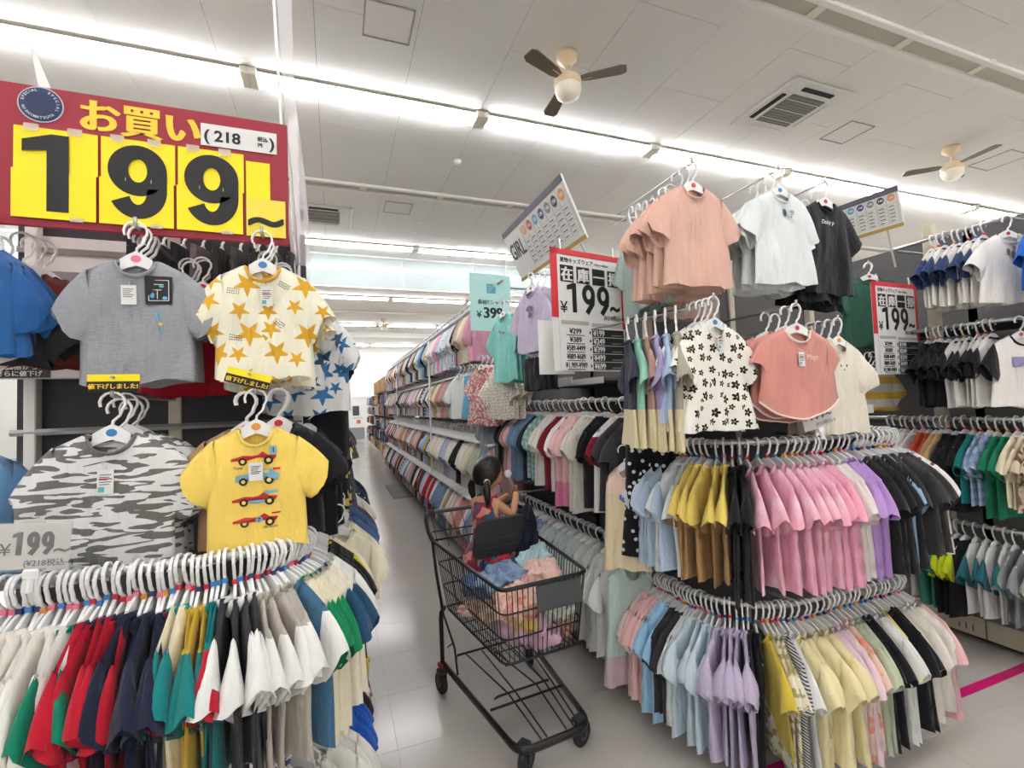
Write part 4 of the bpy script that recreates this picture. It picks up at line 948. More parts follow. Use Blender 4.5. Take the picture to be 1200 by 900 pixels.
aisle_stack(4.3, 1.97, 1.2, 3, 'bright blue gathered skirt', fabric((110, 176, 214)), None, dict(w=.13, L=.4, sl=0, un=.95, dip=0, slope=0, D=.02, A=.016, flare=.4), 57, rz=-70, name='skirt', cat='skirt')
aisle_stack(4.75, 2.0, 1.2, 3, 'white T-shirt with small print', fabric((226, 228, 222)), None, dict(S2, L=.44), 58, rz=-70)
# green shirt behind the second poster
prong(G3, G3o, (3.55, 2.22, 2.5), .4, (.7, .7, 0))
gt = stack((3.55, 2.22, 2.5), 2, dict(SD, w=.19, L=.5), 'dark green T-shirt', 'behind the second poster', 'dark green shirts', F('dgreen'), rz=radians(-25), dirv=(.6, .6), seed=61, hi=False)
prong(G3, G3o, (3.55, 2.25, 1.84), .4, (1, 0, 0))
stack((3.5, 2.2, 1.86), 2, dict(SD, w=.15, L=.3), 'mustard and grey striped T-shirt', 'below the second poster', 'striped shirts below the second poster', fabric((190, 190, 180), 'stripe', (200, 160, 60), scale=60), rz=radians(-20), seed=62, hi=False)
# front shirts of the bars across the second aisle
pf = stack((3.6, 1.5, 2.56), 1, dict(SD, w=.17, L=.39, alpha=50), 'x', '', 'shirts across the second aisle', fabric((238, 234, 226)), first='white T-shirt with small picture print, front of the high bar', sleeve=fabric((238, 234, 226)), seed=63, rz=radians(-20))
spf = dict(SD, w=.17, L=.39, alpha=50, seed=189, nu=25, nv=23)
decal(pf[0], spf, [ell(-.03, -.2, .012, .02), ell(0, -.215, .014, .025), ell(.028, -.22, .012, .014), ell(.01, -.175, .01, .012)], mat('print_brown', (120, 90, 76), .7), 'print', .004)
pf = stack((3.6, 1.48, 1.98), 1, dict(SD, w=.17, L=.4, alpha=50), 'x', '', 'shirts across the second aisle', fabric((238, 234, 228)), first='white T-shirt with violet band print and black sleeves', sleeve=F('black'), collar=F('black'), seed=64, rz=radians(-20))
decal(pf[0], dict(SD, w=.17, L=.4, alpha=50, seed=192, nu=25, nv=23), [rect(-.08, .06, -.27, -.215)], mat('print_violet', (150, 140, 186), .7), 'print', .004)

# ------------------------------------------------------------------ the crowded rails further down the aisle (too many to tell apart)
def far_rows():
    pal = ['white', 'cream', 'pink', 'black', 'sky', 'wine', 'lpink', 'paleblue', 'taupe', 'navy', 'rose', 'peach', 'denim', 'grey', 'ivory', 'lav', 'coral', 'sage', 'mustard', 'red']
    ms = [fabric(tuple(int(v * .96) for v in C[p])) for p in pal] + [fabric((214, 216, 222), 'dots', (40, 40, 40), scale=30), fabric((186, 196, 216), 'stripe', (60, 66, 90), scale=120)]
    r = random.Random(99); mb = MB()
    wts = [5, 4, 3, 3, 3, 1, 3, 3, 2, 2, 3, 2, 2, 2, 3, 1, 2, 1, 1, 1, 1, 1]
    protos = []
    for k in range(4):
        s = Shirt(w=.17, L=.42, sl=.16, sw=.12, D=.012, A=.014, alpha=68, nu=7, nv=6, seed=k); m = s.body(); s.sleeve(-1, m); s.sleeve(1, m); protos.append(m)
    hm = MB(); hm.tube([(0, 0, -.09), (0, 0, -.03), (.02, 0, 0), (0, 0, .022), (-.02, 0, 0)], .004, 4); hm.tube([(-.15, 0, -.115), (0, 0, -.075), (.15, 0, -.115)], .008, 4)
    for z, x, ya, yb, L, wmul in ((1.37, 1.42, 3.98, 12.6, 1.22, 1.05), (.84, 1.34, 3.98, 12.6, 1.3, 1.05), (2.06, 1.45, 5.0, 12.6, 1.2, 1.0), (2.70, 1.42, 4.55, 12.6, 1.3, .95), (2.05, -.17, 3.7, 15, 1.0, .9), (1.6, -.16, 4.1, 15, 1.0, .9), (1.2, -.14, 3.9, 15, 1.1, .95), (.72, -.12, 2.3, 15, 1.2, 1.0)):
        y = ya; ci = 0; left = 0
        while y < yb:
            if left == 0: ci = r.choices(range(len(ms)), wts if x > 0 else [1, 1, 0, 5, 1, 1, 0, 1, 2, 5, 1, 0, 2, 4, 1, 0, 0, 1, 1, 0, 1, 1])[0]; left = r.choice((1, 2, 2, 3, 4))
            left -= 1
            M = Matrix.Translation((x, y, z)) @ Matrix.Rotation(r.uniform(-.12, .12) + (pi if r.random() < .5 else 0), 4, 'Z') @ Matrix.Diagonal((wmul, 1.6, L, 1)) @ Matrix.Rotation(r.uniform(-.05, .05), 4, 'X')
            p = protos[r.randrange(4)]; k = len(mb.v)
            mb.v += [tuple(M @ Vector(q)) for q in p.v]; mb.f += [tuple(i + k for i in f) for f in p.f]; mb.m += [ci] * len(p.f)
            k = len(mb.v); mb.v += [tuple(M @ Vector(q)) for q in hm.v]; mb.f += [tuple(i + k for i in f) for f in hm.f]; mb.m += [len(ms)] * len(hm.f)
            y += .038 + .02 * r.random()
    extra = []
    for M, o_, cl, sl_ in STUFF:
        s = Shirt(**dict(o_, nu=9, nv=8))
        for part, cm_ in ((s.body(), cl), (s.sleeve(-1), sl_), (s.sleeve(1), sl_)):
            if cm_ not in extra: extra.append(cm_)
            k = len(mb.v); mb.v += [tuple(M @ Vector(q)) for q in part.v]; mb.f += [tuple(i + k for i in f) for f in part.f]; mb.m += [len(ms) + 1 + extra.index(cm_)] * len(part.f)
        hmesh = hanger(min(.2, s.w * .9), s.slope * .96); k = len(mb.v)
        mb.v += [tuple(M @ v.co) for v in hmesh.vertices]; mb.f += [tuple(i + k for i in p.vertices) for p in hmesh.polygons]; mb.m += [len(ms)] * len(hmesh.polygons)
    o = mb.build('hanging_clothes', ms + [M_hanger] + extra, None, True)
    tag(o, 'crowded rows of hanging clothes along the far part of the aisle', 'clothes', kind='stuff')
far_rows()
# far shelf with small goods
G4 = empty('goods_shelf', (2.0, 13.2, 0)); tag(G4, 'far shelf packed with small goods past the hanging clothes', 'shelf')
MB().box(-.05, .05, 0, 10, 0, 2.1).build('back_panel', M_dark, G4); MB().bevbox(-.6, -.05, 0, 10, 0, .15, .005).build('base', M_beige, G4)
for z in (.55, .95, 1.35, 1.75, 2.1): MB().bevbox(-.55, -.05, 0, 10, z - .02, z, .003).build('shelf_board', M_grey, G4)
r = random.Random(5); mb = MB(); cols = [mat('goods_%d' % i, c, .6) for i, c in enumerate(((190, 120, 110), (60, 60, 64), (200, 196, 190), (90, 110, 150), (150, 90, 60), (210, 180, 80), (120, 70, 80), (170, 170, 172), (40, 44, 60)))]
for z in (.15, .55, .95, 1.35, 1.75):
    y = 0.05
    while y < 9.9:
        for xx in (0, 1):
            mb.cur = r.randrange(9); w = r.uniform(.08, .22); h = r.uniform(.15, .34); X = -.56 - r.uniform(0, .08) + xx * .25
            mb.bevbox(X, X + .2, y, y + w, z, z + h, .02)
        y += w + .01
o = mb.build('small_goods', cols, None); o.location = (2.0, 13.2, 0); tag(o, 'small colourful goods crammed on the far shelf', 'goods', kind='stuff')
for k in range(3):
    b = empty('cardboard_box', (1.55, 15.0 + k * 1.4, 2.1)); tag(b, 'brown cardboard carton on top of the far goods shelf, %s from the clothes' % ordinal(k), 'box', 'cartons on the far shelf')
    MB().bevbox(-.2, .3, -.5, .5, 0, .42, .01).build('carton', mat('cardboard', (176, 138, 92), .8), b); MB().box(-.03, .03, -.5, .5, .42, .423).build('tape', mat('tape_tan', (200, 170, 120), .4), b)
mt = MB().bevbox(.93, 1.35, 8.6, 10.2, 0, .012, .004).build('floor_mat', mat('mat_grey', (120, 118, 116), .9, bump=.3, bscale=400)); tag(mt, 'grey doormat lying on the aisle floor', 'mat')

# ------------------------------------------------------------------ signs
M_yel = mat('card_yellow', (250, 226, 10), .5); M_red = mat('board_crimson', (150, 18, 44), .45); M_tape = mat('clear_tape', (235, 230, 215), .15, alpha=.35)
m_yt = mat('lettering_yellow', (238, 200, 52), .5)
def stroke(pts, w, y, th=.0006):
    P = [Vector((a, b)) for a, b in pts]; Lf, Rt = [], []
    for i, p in enumerate(P):
        t = (P[min(i + 1, len(P) - 1)] - P[max(i - 1, 0)]).normalized(); n = Vector((-t.y, t.x)) * w / 2; Lf.append(p + n); Rt.append(p - n)
    n = len(P); mb = MB(); mb.add([(q.x, y, q.y) for q in Lf + Rt], [(i, i + 1, n + i + 1, n + i) for i in range(n - 1)])
    mb.add([(q.x, y + th, q.y) for q in Lf + Rt], [(i, n + i, n + i + 1, i + 1) for i in range(n - 1)])
    return mb
def numeral(ch, x, z, h, w, s, m, parent, y, curved=True):
    '''heavy poster numerals 1 and 9, lower left corner at x, z'''
    if ch == '1':
        o = MB().prism([(x + w * .58 - s * .55, z), (x + w * .58 + s * .45, z), (x + w * .58 + s * .45, z + h), (x + w * .58 - s * .35, z + h), (x + w * .02, z + h * .9), (x + w * .02, z + h * .75), (x + w * .58 - s * .55, z + h * .79)], y, y + .0006).build('numeral', m, parent)
        return o
    mb = MB(); cx_ = x + w / 2; n = 36
    def band(c1, a1, c2, a2, t0, t1, k=n):
        V = []
        for q in range(k + 1):
            t = radians(t0 + (t1 - t0) * q / k); V += [(cx_ + a1[0] * cos(t), c1 + a1[1] * sin(t)), (cx_ + a2[0] * cos(t), c2 + a2[1] * sin(t))]
        for yy in (y, y + .0005): mb.add([(p, yy, r_) for p, r_ in V], [(2 * q, 2 * q + 1, 2 * q + 3, 2 * q + 2) for q in range(k)])
    cb = z + h * .655; band(cb, (w * .5, h * .345), cb, (w * .5 - s, h * .345 - s * (.82 if curved else 1)), 0, 360)
    if curved:
        ct = z + h * .40; band(ct, (w * .5, h * .40), ct, (w * .5 - s, h * .40 - s * .85), 4, -152)
        mb.box(cx_ + w * .5 - s, cx_ + w * .5, y + .0001, y + .0004, ct, cb)
    else:
        a = stroke([(cx_ + w * .5 - s * .55, cb - h * .1), (cx_ + w * .3, cb - h * .3), (cx_ - w * .16, z)], s, y - .0002); mb.add(a.v, a.f)
    return mb.build('numeral', m, parent)
def red_sign():
    W_, H_ = 1.0, .385
    e = empty('price_sign', (-.625, 1.6, 2.112)); tag(e, 'big crimson price board with yellow number cards over the display shirts', 'sign')
    MB().bevbox(-.5, .5, -.004, .004, 0, H_, .003).build('board', M_red, e)
    x = lambda px: -.5 + (px + 0) * 1.0            # helper, metres from the board's left edge
    bx = lambda X: X + .625                        # world x at y = 1.6 -> board x
    # badge
    b = empty('badge', (bx(-.725), -.006, .333), parent=e)
    def disc(r, y, m, nm): return MB().add([(r * cos(2 * pi * k / 40), y, r * sin(2 * pi * k / 40)) for k in range(40)] + [(r * cos(2 * pi * k / 40), y + .0008, r * sin(2 * pi * k / 40)) for k in range(40)],
            [tuple(range(40)), tuple(range(79, 39, -1))] + [(i, i + 40, (i + 1) % 40 + 40, (i + 1) % 40) for i in range(40)]).build(nm, m, b)
    disc(.049, 0, mat('badge_ring', (196, 200, 206), .5), 'rim'); disc(.046, -.001, mat('badge_navy', (30, 52, 92), .5), 'disc'); disc(.034, -.002, mat('badge_centre', (24, 44, 84), .5), 'centre')
    mw = mat('badge_letters', (206, 210, 216), .5)
    def arc_text(s, a0, a1, r=.0375, flip=False):
        for i, ch in enumerate(s):
            a = radians(a0 + (a1 - a0) * i / max(1, len(s) - 1))
            text(ch, .0095, mw, b, r * cos(a), r * sin(a), -.0035, 'CENTER', .02, rot=(pi / 2 - a) if not flip else (-pi / 2 - a), name='letter', valign='CENTER')
    arc_text('SPECIAL', 168, 104); arc_text('SPECIAL', 60, -20); arc_text('NISHIMATSUYA', 200, 315, flip=True)
    # headline
    text('お買い', .098, m_yt, e, bx(-.648), .287, -.0055, bold=.035, sx=1.0)
    c = empty('tax_card', (0, 0, 0), parent=e)
    MB().box(bx(-.357), bx(-.155), -.0075, -.0065, .282, .348).build('card', M_paper, c)
    text('( 218', .046, M_black, c, bx(-.35), .298, -.0085, bold=.02); text('税込', .014, M_black, c, bx(-.208), .318, -.0085, bold=.02); text('円', .014, M_black, c, bx(-.208), .299, -.0085, bold=.02); text(')', .046, M_black, c, bx(-.175), .298, -.0085, bold=.02)
    # number cards, each of two flaps
    for i, (xa, xb, ch) in enumerate(((-.782, -.6, '1'), (-.596, -.42, '9'), (-.416, -.245, '9'))):
        k = empty('number_card', parent=e); 
        MB().box(bx(xa) + .002, bx(xb) - .001, -.008, -.0065, .15, .268).build('upper_flap', M_yel, k)
        MB().box(bx(xa) - .001, bx(xb) - .004, -.011, -.0095, .022, .152).build('lower_flap', M_yel, k)
        numeral(ch, bx(xa) + .018, .042, .21, .138, .047, M_black, k, -.0118)
        for tx in (xa + .04, xb - .05): MB().box(bx(tx) - .016, bx(tx) + .016, -.0128, -.0122, .255, .275).build('tape', M_tape, k)
        MB().box(bx(xb) - .06, bx(xb) - .03, -.0128, -.0122, .018, .03).build('tape', M_tape, k)
        st = MB()
        for sx_ in (-.03, .03): st.box(bx((xa + xb) / 2) + sx_, bx((xa + xb) / 2) + sx_ + .0015, -.0135, -.0125, .146, .156)
        st.build('staples', M_steel, k)
    k = empty('number_card', parent=e)
    MB().box(bx(-.24), bx(-.175), -.008, -.0065, .13, .25).build('upper_flap', M_yel, k); MB().box(bx(-.24), bx(-.133), -.011, -.0095, .02, .135).build('lower_flap', mat('card_pale_yellow', (232, 212, 70), .5), k)
    text('~', .15, M_black, k, bx(-.187), .025, -.0118, 'CENTER', .02, name='numeral', sx=1.1)
red_sign()
# tall clear vinyl strip and pole beside the sign
e = empty('banner_pole', (-.135, 1.95, 2.0)); tag(e, 'slim white pole with clear vinyl strip rising beside the red sign', 'banner')
MB().tube([(.01, 0, 0), (-.03, 0, .5), (-.062, 0, 1.3)], .006, 8).build('pole', M_white, e, True)
mb = MB(); P = []
for k in range(9):
    z = .15 + k * .15; x = .012 - z * .05; P += [(x, -.01, z), (x + .05 + .008 * sin(k), -.02 + .01 * cos(k * 1.3), z)]
mb.add(P, [(2 * k, 2 * k + 1, 2 * k + 3, 2 * k + 2) for k in range(8)]); mb.build('vinyl_strip', mat('vinyl', (235, 232, 235), .2, alpha=.45), e, True)
MB().tube([(.016, -.03, .15), (-.004, -.03, .5), (-.03, -.03, .8)], .003, 6).build('edge_strip', M_grey, e)
sp_ = empty('paper_streamer', (-.86, 2.0, 2.5)); tag(sp_, 'white pointed paper streamer rising behind the red sign', 'streamer')
MB().prism([(-.05, 0), (.05, 0), (.02, .12), (-.03, .24), (-.085, .4), (-.055, .22)], -.002, .002).build('sheet', M_white, sp_); MB().cyl((0, 0, -.15), (0, 0, .03), .004, 6).build('stick', M_steel, sp_)
def strip_cards(e, x0, y, z, items, h=.045):
    for (w, dark, txts) in items:
        c = empty('price_card', (x0, y, z), parent=e)
        MB().box(.002, w - .002, -.002, 0, 0, h).build('card', mat('card_dark', (44, 44, 48), .5) if dark else M_paper, c)
        for (t, sz, tx, tz, blk) in txts: text(t, sz, M_black if blk else wl, c, tx, tz, -.003, bold=.02)
        x0 += w
ps = empty('price_strip', (0, 1.843, 1.728)); tag(ps, 'shelf-edge strip of price cards below the display shirts', 'price strip')
MB().box(-.95, -.34, .0, .004, -.004, .052).build('holder', mat('price_rail', (196, 196, 192), .4), ps)
strip_cards(ps, -.95, 0, 0, [(.14, True, [('し価格から', .02, .012, .026, False), ('さらに値下げ', .018, .012, .006, False)]), (.17, False, [('¥359', .013, .02, .034, True), ('¥299', .013, .1, .034, True)]), (.06, True, [('¥399', .02, .004, .01, False)]), (.09, True, [('¥699', .026, .008, .012, False)]), (.06, False, [('¥89', .022, .006, .012, True)]), (.09, True, [('¥399', .024, .008, .012, False)])])
pc = empty('price_plate', (-.808, 1.838, 1.728), parent=ps); MB().box(.0, .164, -.002, 0, .001, .031).build('card', mat('card_dark', (44, 44, 48)), pc); text('¥199', .036, wl, pc, .006, .004, -.003, bold=.03); text('¥218', .013, wl, pc, .108, .004, -.003)
# yellow markdown tags
def markdown(x, y, z, rot, lab):
    e = empty('markdown_tag', (x, y, z), rot=(0, rot, 0)); tag(e, lab, 'tag', 'markdown tags')
    MB().bevbox(-.055, .055, -.001, .001, -.042, 0, .0008).build('card', M_yel, e); MB().box(-.055, .055, -.002, -.0011, -.042, -.018).build('black_band', M_black, e)
    text('値下げしました!', .0145, m_yt, e, 0, -.036, -.003, 'CENTER', bold=.03)
    MB().cyl((0, -.012, -.008), (0, .03, -.008), .004, 8).build('clip', M_steel, e)
markdown(-.53, 1.492, 1.71, 0, 'yellow and black markdown tag above the tiger-striped shirts'); markdown(-.215, 1.462, 1.712, radians(16), 'tilted yellow and black markdown tag above the racing car shirt')
# small stand-up price cards on the rails
def stand_card(x, y, z, w, h, lab, txt, sub, rot):
    e = empty('price_card_stand', (x, y, z), rot=rot); tag(e, lab, 'sign', 'clear price stands on the rails')
    MB().box(-w / 2, w / 2, -.001, .001, 0, h).build('card', mat('card_grey', (206, 204, 198), .5), e)
    MB().box(-w / 2 - .004, w / 2 + .004, -.004, -.003, -.004, h + .004).build('clear_cover', mat('cover_clear', (240, 240, 240), .1, alpha=.12), e)
    text('¥', h * .36, M_black, e, -w * .46, h * .32, -.002); [numeral(c_, -w * .3 + w * .2 * i_, h * .32, h * .5, w * .18, h * .1, M_black, e, -.002, False) for i_, c_ in enumerate(txt)]; text('~', h * .5, M_black, e, w * .28, h * .26, -.002, bold=.01)
    text(sub, h * .17, M_black, e, -w * .12, h * .07, -.002)
    MB().bevbox(-.014, .014, -.006, .006, -.022, 0, .003).build('clamp', M_hanger, e); MB().cyl((0, 0, -.05), (0, 0, -.02), .008, 8).build('stem', M_hanger, e)
stand_card(-.63, 1.36, 1.275, .125, .098, 'white price card reading 199 clamped on the rail below the striped shirts', '199', '(¥218税込~)', (0, radians(5), 0))
stand_card(1.9, 1.42, 1.455, .15, .115, 'white price card reading 199 clamped above the upper bowed rail', '199', '(¥218税込~)', (radians(-4), radians(-12), radians(-8)))
# shelf-edge cards on the bowed rack
ps = empty('price_strip', (0, 1.752, 1.483)); tag(ps, 'shelf-edge strip of price cards above the upper bowed rail', 'price strip')
MB().box(1.5, 2.5, .0, .004, 0, .04).build('holder', mat('price_rail', (196, 196, 192)), ps)
strip_cards(ps, 1.62, 0, 0, [(.1, True, [('¥199', .03, .006, .008, False)]), (.1, False, [('¥249', .026, .006, .008, True)]), (.1, True, [('¥399', .026, .006, .008, False)]), (.1, False, [('¥499', .026, .006, .008, True)]), (.1, True, [('¥699', .026, .006, .008, False)]), (.1, False, [('¥199', .026, .006, .008, True)])], h=.038)
MB().box(1.5, 1.62, -.003, 0, 0, .02).build('red_card', mat('tag_red', (190, 40, 50)), ps)
ps = empty('price_strip', (1.5, 2.5, 1.72), rz=radians(-90)); tag(ps, 'shelf-edge strip of price cards along the aisle below the poster', 'price strip')
MB().box(-1.35, -.3, -.03, -.025, 0, .045).build('holder', mat('price_rail', (196, 196, 192)), ps)
strip_cards(ps, -1.3, -.031, 0, [(.12, False, [('¥399', .028, .01, .01, True)]), (.12, False, [('¥499', .028, .01, .01, True)]), (.12, False, [('¥199', .028, .01, .01, True)])], h=.042)
# stock clearance posters
def poster(loc, rz, lab, w=.46, h=.585):
    e = empty('sale_poster', loc, rz); tag(e, lab, 'poster', 'stock clearance posters')
    MB().box(0, w, -.002, .002, 0, h).build('sheet', M_paper, e)
    m_rb = mat('poster_red', (206, 52, 62), .5)
    fr = MB(); fr.box(-.004, .035, -.006, -.0025, .26, h + .012).box(w - .02, w + .012, -.006, -.0025, .22, h + .012).box(-.004, w + .012, -.006, -.0025, h - .016, h + .012)
    fr.build('red_border', m_rb, e)
    MB().box(.035, w - .02, -.0075, -.0065, .005, h - .02).build('front_sheet', M_paper, e)
    Y = -.0085
    text('夏物キッズウェア', .026, M_black, e, .05, h - .052, Y, bold=.02); text('110cm~160cm', .02, M_black, e, .26, h - .052, Y, sx=.8)
    for i, ch in enumerate('在庫一掃'):
        MB().box(.05 + .1 * i, .13 + .1 * i, Y - .0005, Y + .001, h - .15, h - .068).build('black_square', M_black, e)
        text(ch, .072, M_paper, e, .09 + .1 * i, h - .138, Y - .0015, 'CENTER', bold=.03)
    text('¥', .075, M_black, e, .045, .285, Y, bold=.01); [numeral(c_, .085 + .095 * i_, .288, .145, .082, .026, M_black, e, Y, False) for i_, c_ in enumerate('199')]; text('~', .15, M_black, e, .36, .28, Y, bold=.02, sx=.75)
    text('(¥218税込~)', .03, M_black, e, .315, .262, Y, bold=.01, sx=.85)
    gb = mat('poster_grey', (178, 178, 176), .6)
    MB().bevbox(.045, .215, Y - .0004, Y + .001, .228, .247, .0004).build('header_bar', gb, e); MB().bevbox(.235, .435, Y - .0004, Y + .001, .222, .241, .0004).build('header_bar', gb, e)
    for i, (a, b) in enumerate((('¥299', '¥199'), ('¥389', '¥249'), ('¥589-¥499', '¥399'), ('¥889-¥689', '¥499'), ('¥1,989-¥989', '¥699'))):
        z = .178 - .0415 * i
        text(a, .036, M_black, e, .13, z + .006, Y, 'CENTER', bold=.02, sx=1.0 if i < 2 else .72)
        MB().box(.075, .185, Y - .0002, Y + .0006, z - .004, z + .0).build('small_print', M_dark, e)
        MB().prism([(.218, z + .004), (.218, z + .024), (.228, z + .014)], Y - .0005, Y + .0005).build('arrow', M_black, e)
        MB().box(.235, .445, Y - .0004, Y + .001, z - .005, z + .033).build('black_bar', M_black, e)
        text(b, .042, M_paper, e, .24, z - .001, Y - .0015, bold=.02, sx=.85)
        MB().box(.36, .43, Y - .001, Y - .0004, z + .002, z + .008).build('small_print', mat('small_grey', (130, 130, 130), .6), e)
    for x in (.06, w - .06): MB().tube([(x, 0, h), (x, -.004, h + .012), (x, 0, h + .06)], .004, 5).build('clip', M_hanger, e)
    return e
poster((.975, 2.03, 1.745), radians(10), 'red-bordered white stock clearance poster hanging over the aisle beside the cart')
poster((3.19, 1.99, 1.7), radians(2), 'red-bordered white stock clearance poster in front of the dark green shirt')
# extra white sheet behind the first poster, and hooks
o = MB().box(.93, 1.12, 2.1, 2.103, 1.735, 2.0).build('paper_sheet', M_paper); tag(o, 'blank white sheet edge showing behind the first poster', 'paper')
# pale green price sign
e = empty('price_board', (1.14, 4.05, 2.26), rz=radians(4)); tag(e, 'pale green price board reading 399 hanging behind the turquoise shirt', 'sign')
m_g = mat('board_mint', (176, 220, 214), .5)
MB().box(0, .40, -.002, .002, 0, .52).build('board', m_g, e)
MB().prism([(.165, .345), (.25, .345), (.25, .40), (.22, .43), (.165, .43)], -.004, -.002).build('emblem', mat('emblem_blue', (90, 160, 180), .5), e)
for k in range(3): MB().box(.178, .235 - .012 * k, -.005, -.0041, .405 - .02 * k, .409 - .02 * k).build('emblem_line', m_g, e)
text('長袖Tシャツ', .046, M_black, e, .2, .245, -.004, 'CENTER', bold=.01); text('¥', .085, M_black, e, .06, .12, -.004, bold=.01); text('399', .135, M_black, e, .125, .12, -.004, bold=.03, sx=.95)
for x in (.04, .36): MB().cyl((x, 0, .5), (x, 0, .68), .003, 5).build('thread', M_hanger, e)
# size-chart boards along the rack tops
def size_board(loc, rz, ln, lab, w=.36, girl=True, tilt=radians(24), flip=False):
    e = empty('size_chart_board', loc, rot=(tilt, 0, rz)); tag(e, lab, 'sign', 'size chart boards')
    MB().box(0, ln, -.006, .006, 0, w).build('board', mat('chart_board', (216, 216, 210), .5), e)
    MB().box(-.002, ln + .002, -.009, -.006, w - .035, w).build('top_band', mat('chart_plum', (86, 82, 96) if girl else (60, 84, 120), .5), e); MB().box(-.002, ln + .002, -.009, -.006, 0, .022).build('bottom_band', mat('chart_gold', (176, 140, 60), .5), e)
    n = 7; x0 = ln * .3; dx = ln * .68 / n
    cs = [(222, 160, 90), (178, 60, 70), (90, 160, 190), (40, 60, 110), (130, 128, 130), (54, 48, 60), (224, 140, 70)]
    for i in range(n):
        cx_ = x0 + dx * (i + .5); d = empty('size_dot', (cx_, -.0075, w * .76), parent=e)
        MB().add([(dx * .36 * cos(2 * pi * k / 20), 0, dx * .36 * sin(2 * pi * k / 20)) for k in range(20)], [tuple(range(20))]).build('dot', mat('size_dot_%d' % i, cs[i], .5), d)
        text(str(100 + 10 * i), dx * .32, M_paper, d, 0, -dx * .11, -.0012, 'CENTER', bold=.02)
    g = MB()
    for k in range(6): g.box(x0 - dx * .3, ln * .985, -.0075, -.0062, w * (.15 + .09 * k), w * (.15 + .09 * k) + .0012)
    for i in range(n + 1): g.box(x0 + dx * i, x0 + dx * i + .001, -.0075, -.0062, w * .15, w * .88)
    g.build('table_lines', mat('chart_grey', (140, 140, 140), .6), e)
    q = MB(); rr = random.Random(3)
    for k in range(5):
        for i in range(n): q.box(x0 + dx * (i + .15), x0 + dx * (i + .15 + rr.uniform(.4, .6)), -.0075, -.0062, w * (.18 + .09 * k), w * (.18 + .09 * k) + .006)
    q.build('table_entries', mat('chart_ink', (96, 96, 100), .6), e)
    if girl: text('GIRL', .15, mat('chart_ink2', (60, 58, 64), .5), e, .02, w * .42, -.0075, bold=.02, sx=.75)
    for x in (.1, ln - .1): MB().cyl((x, .012, .02), (x, .03, -.25), .006, 6).build('support', M_steel, e)
size_board((1.28, 3.12, 2.47), radians(-90), .93, 'tilted grey size-chart board reading GIRL above the clearance poster')
size_board((3.4, 2.55, 2.66), radians(-84), .62, 'tilted size-chart board above the dark green shirt', w=.26, girl=False, tilt=radians(12))

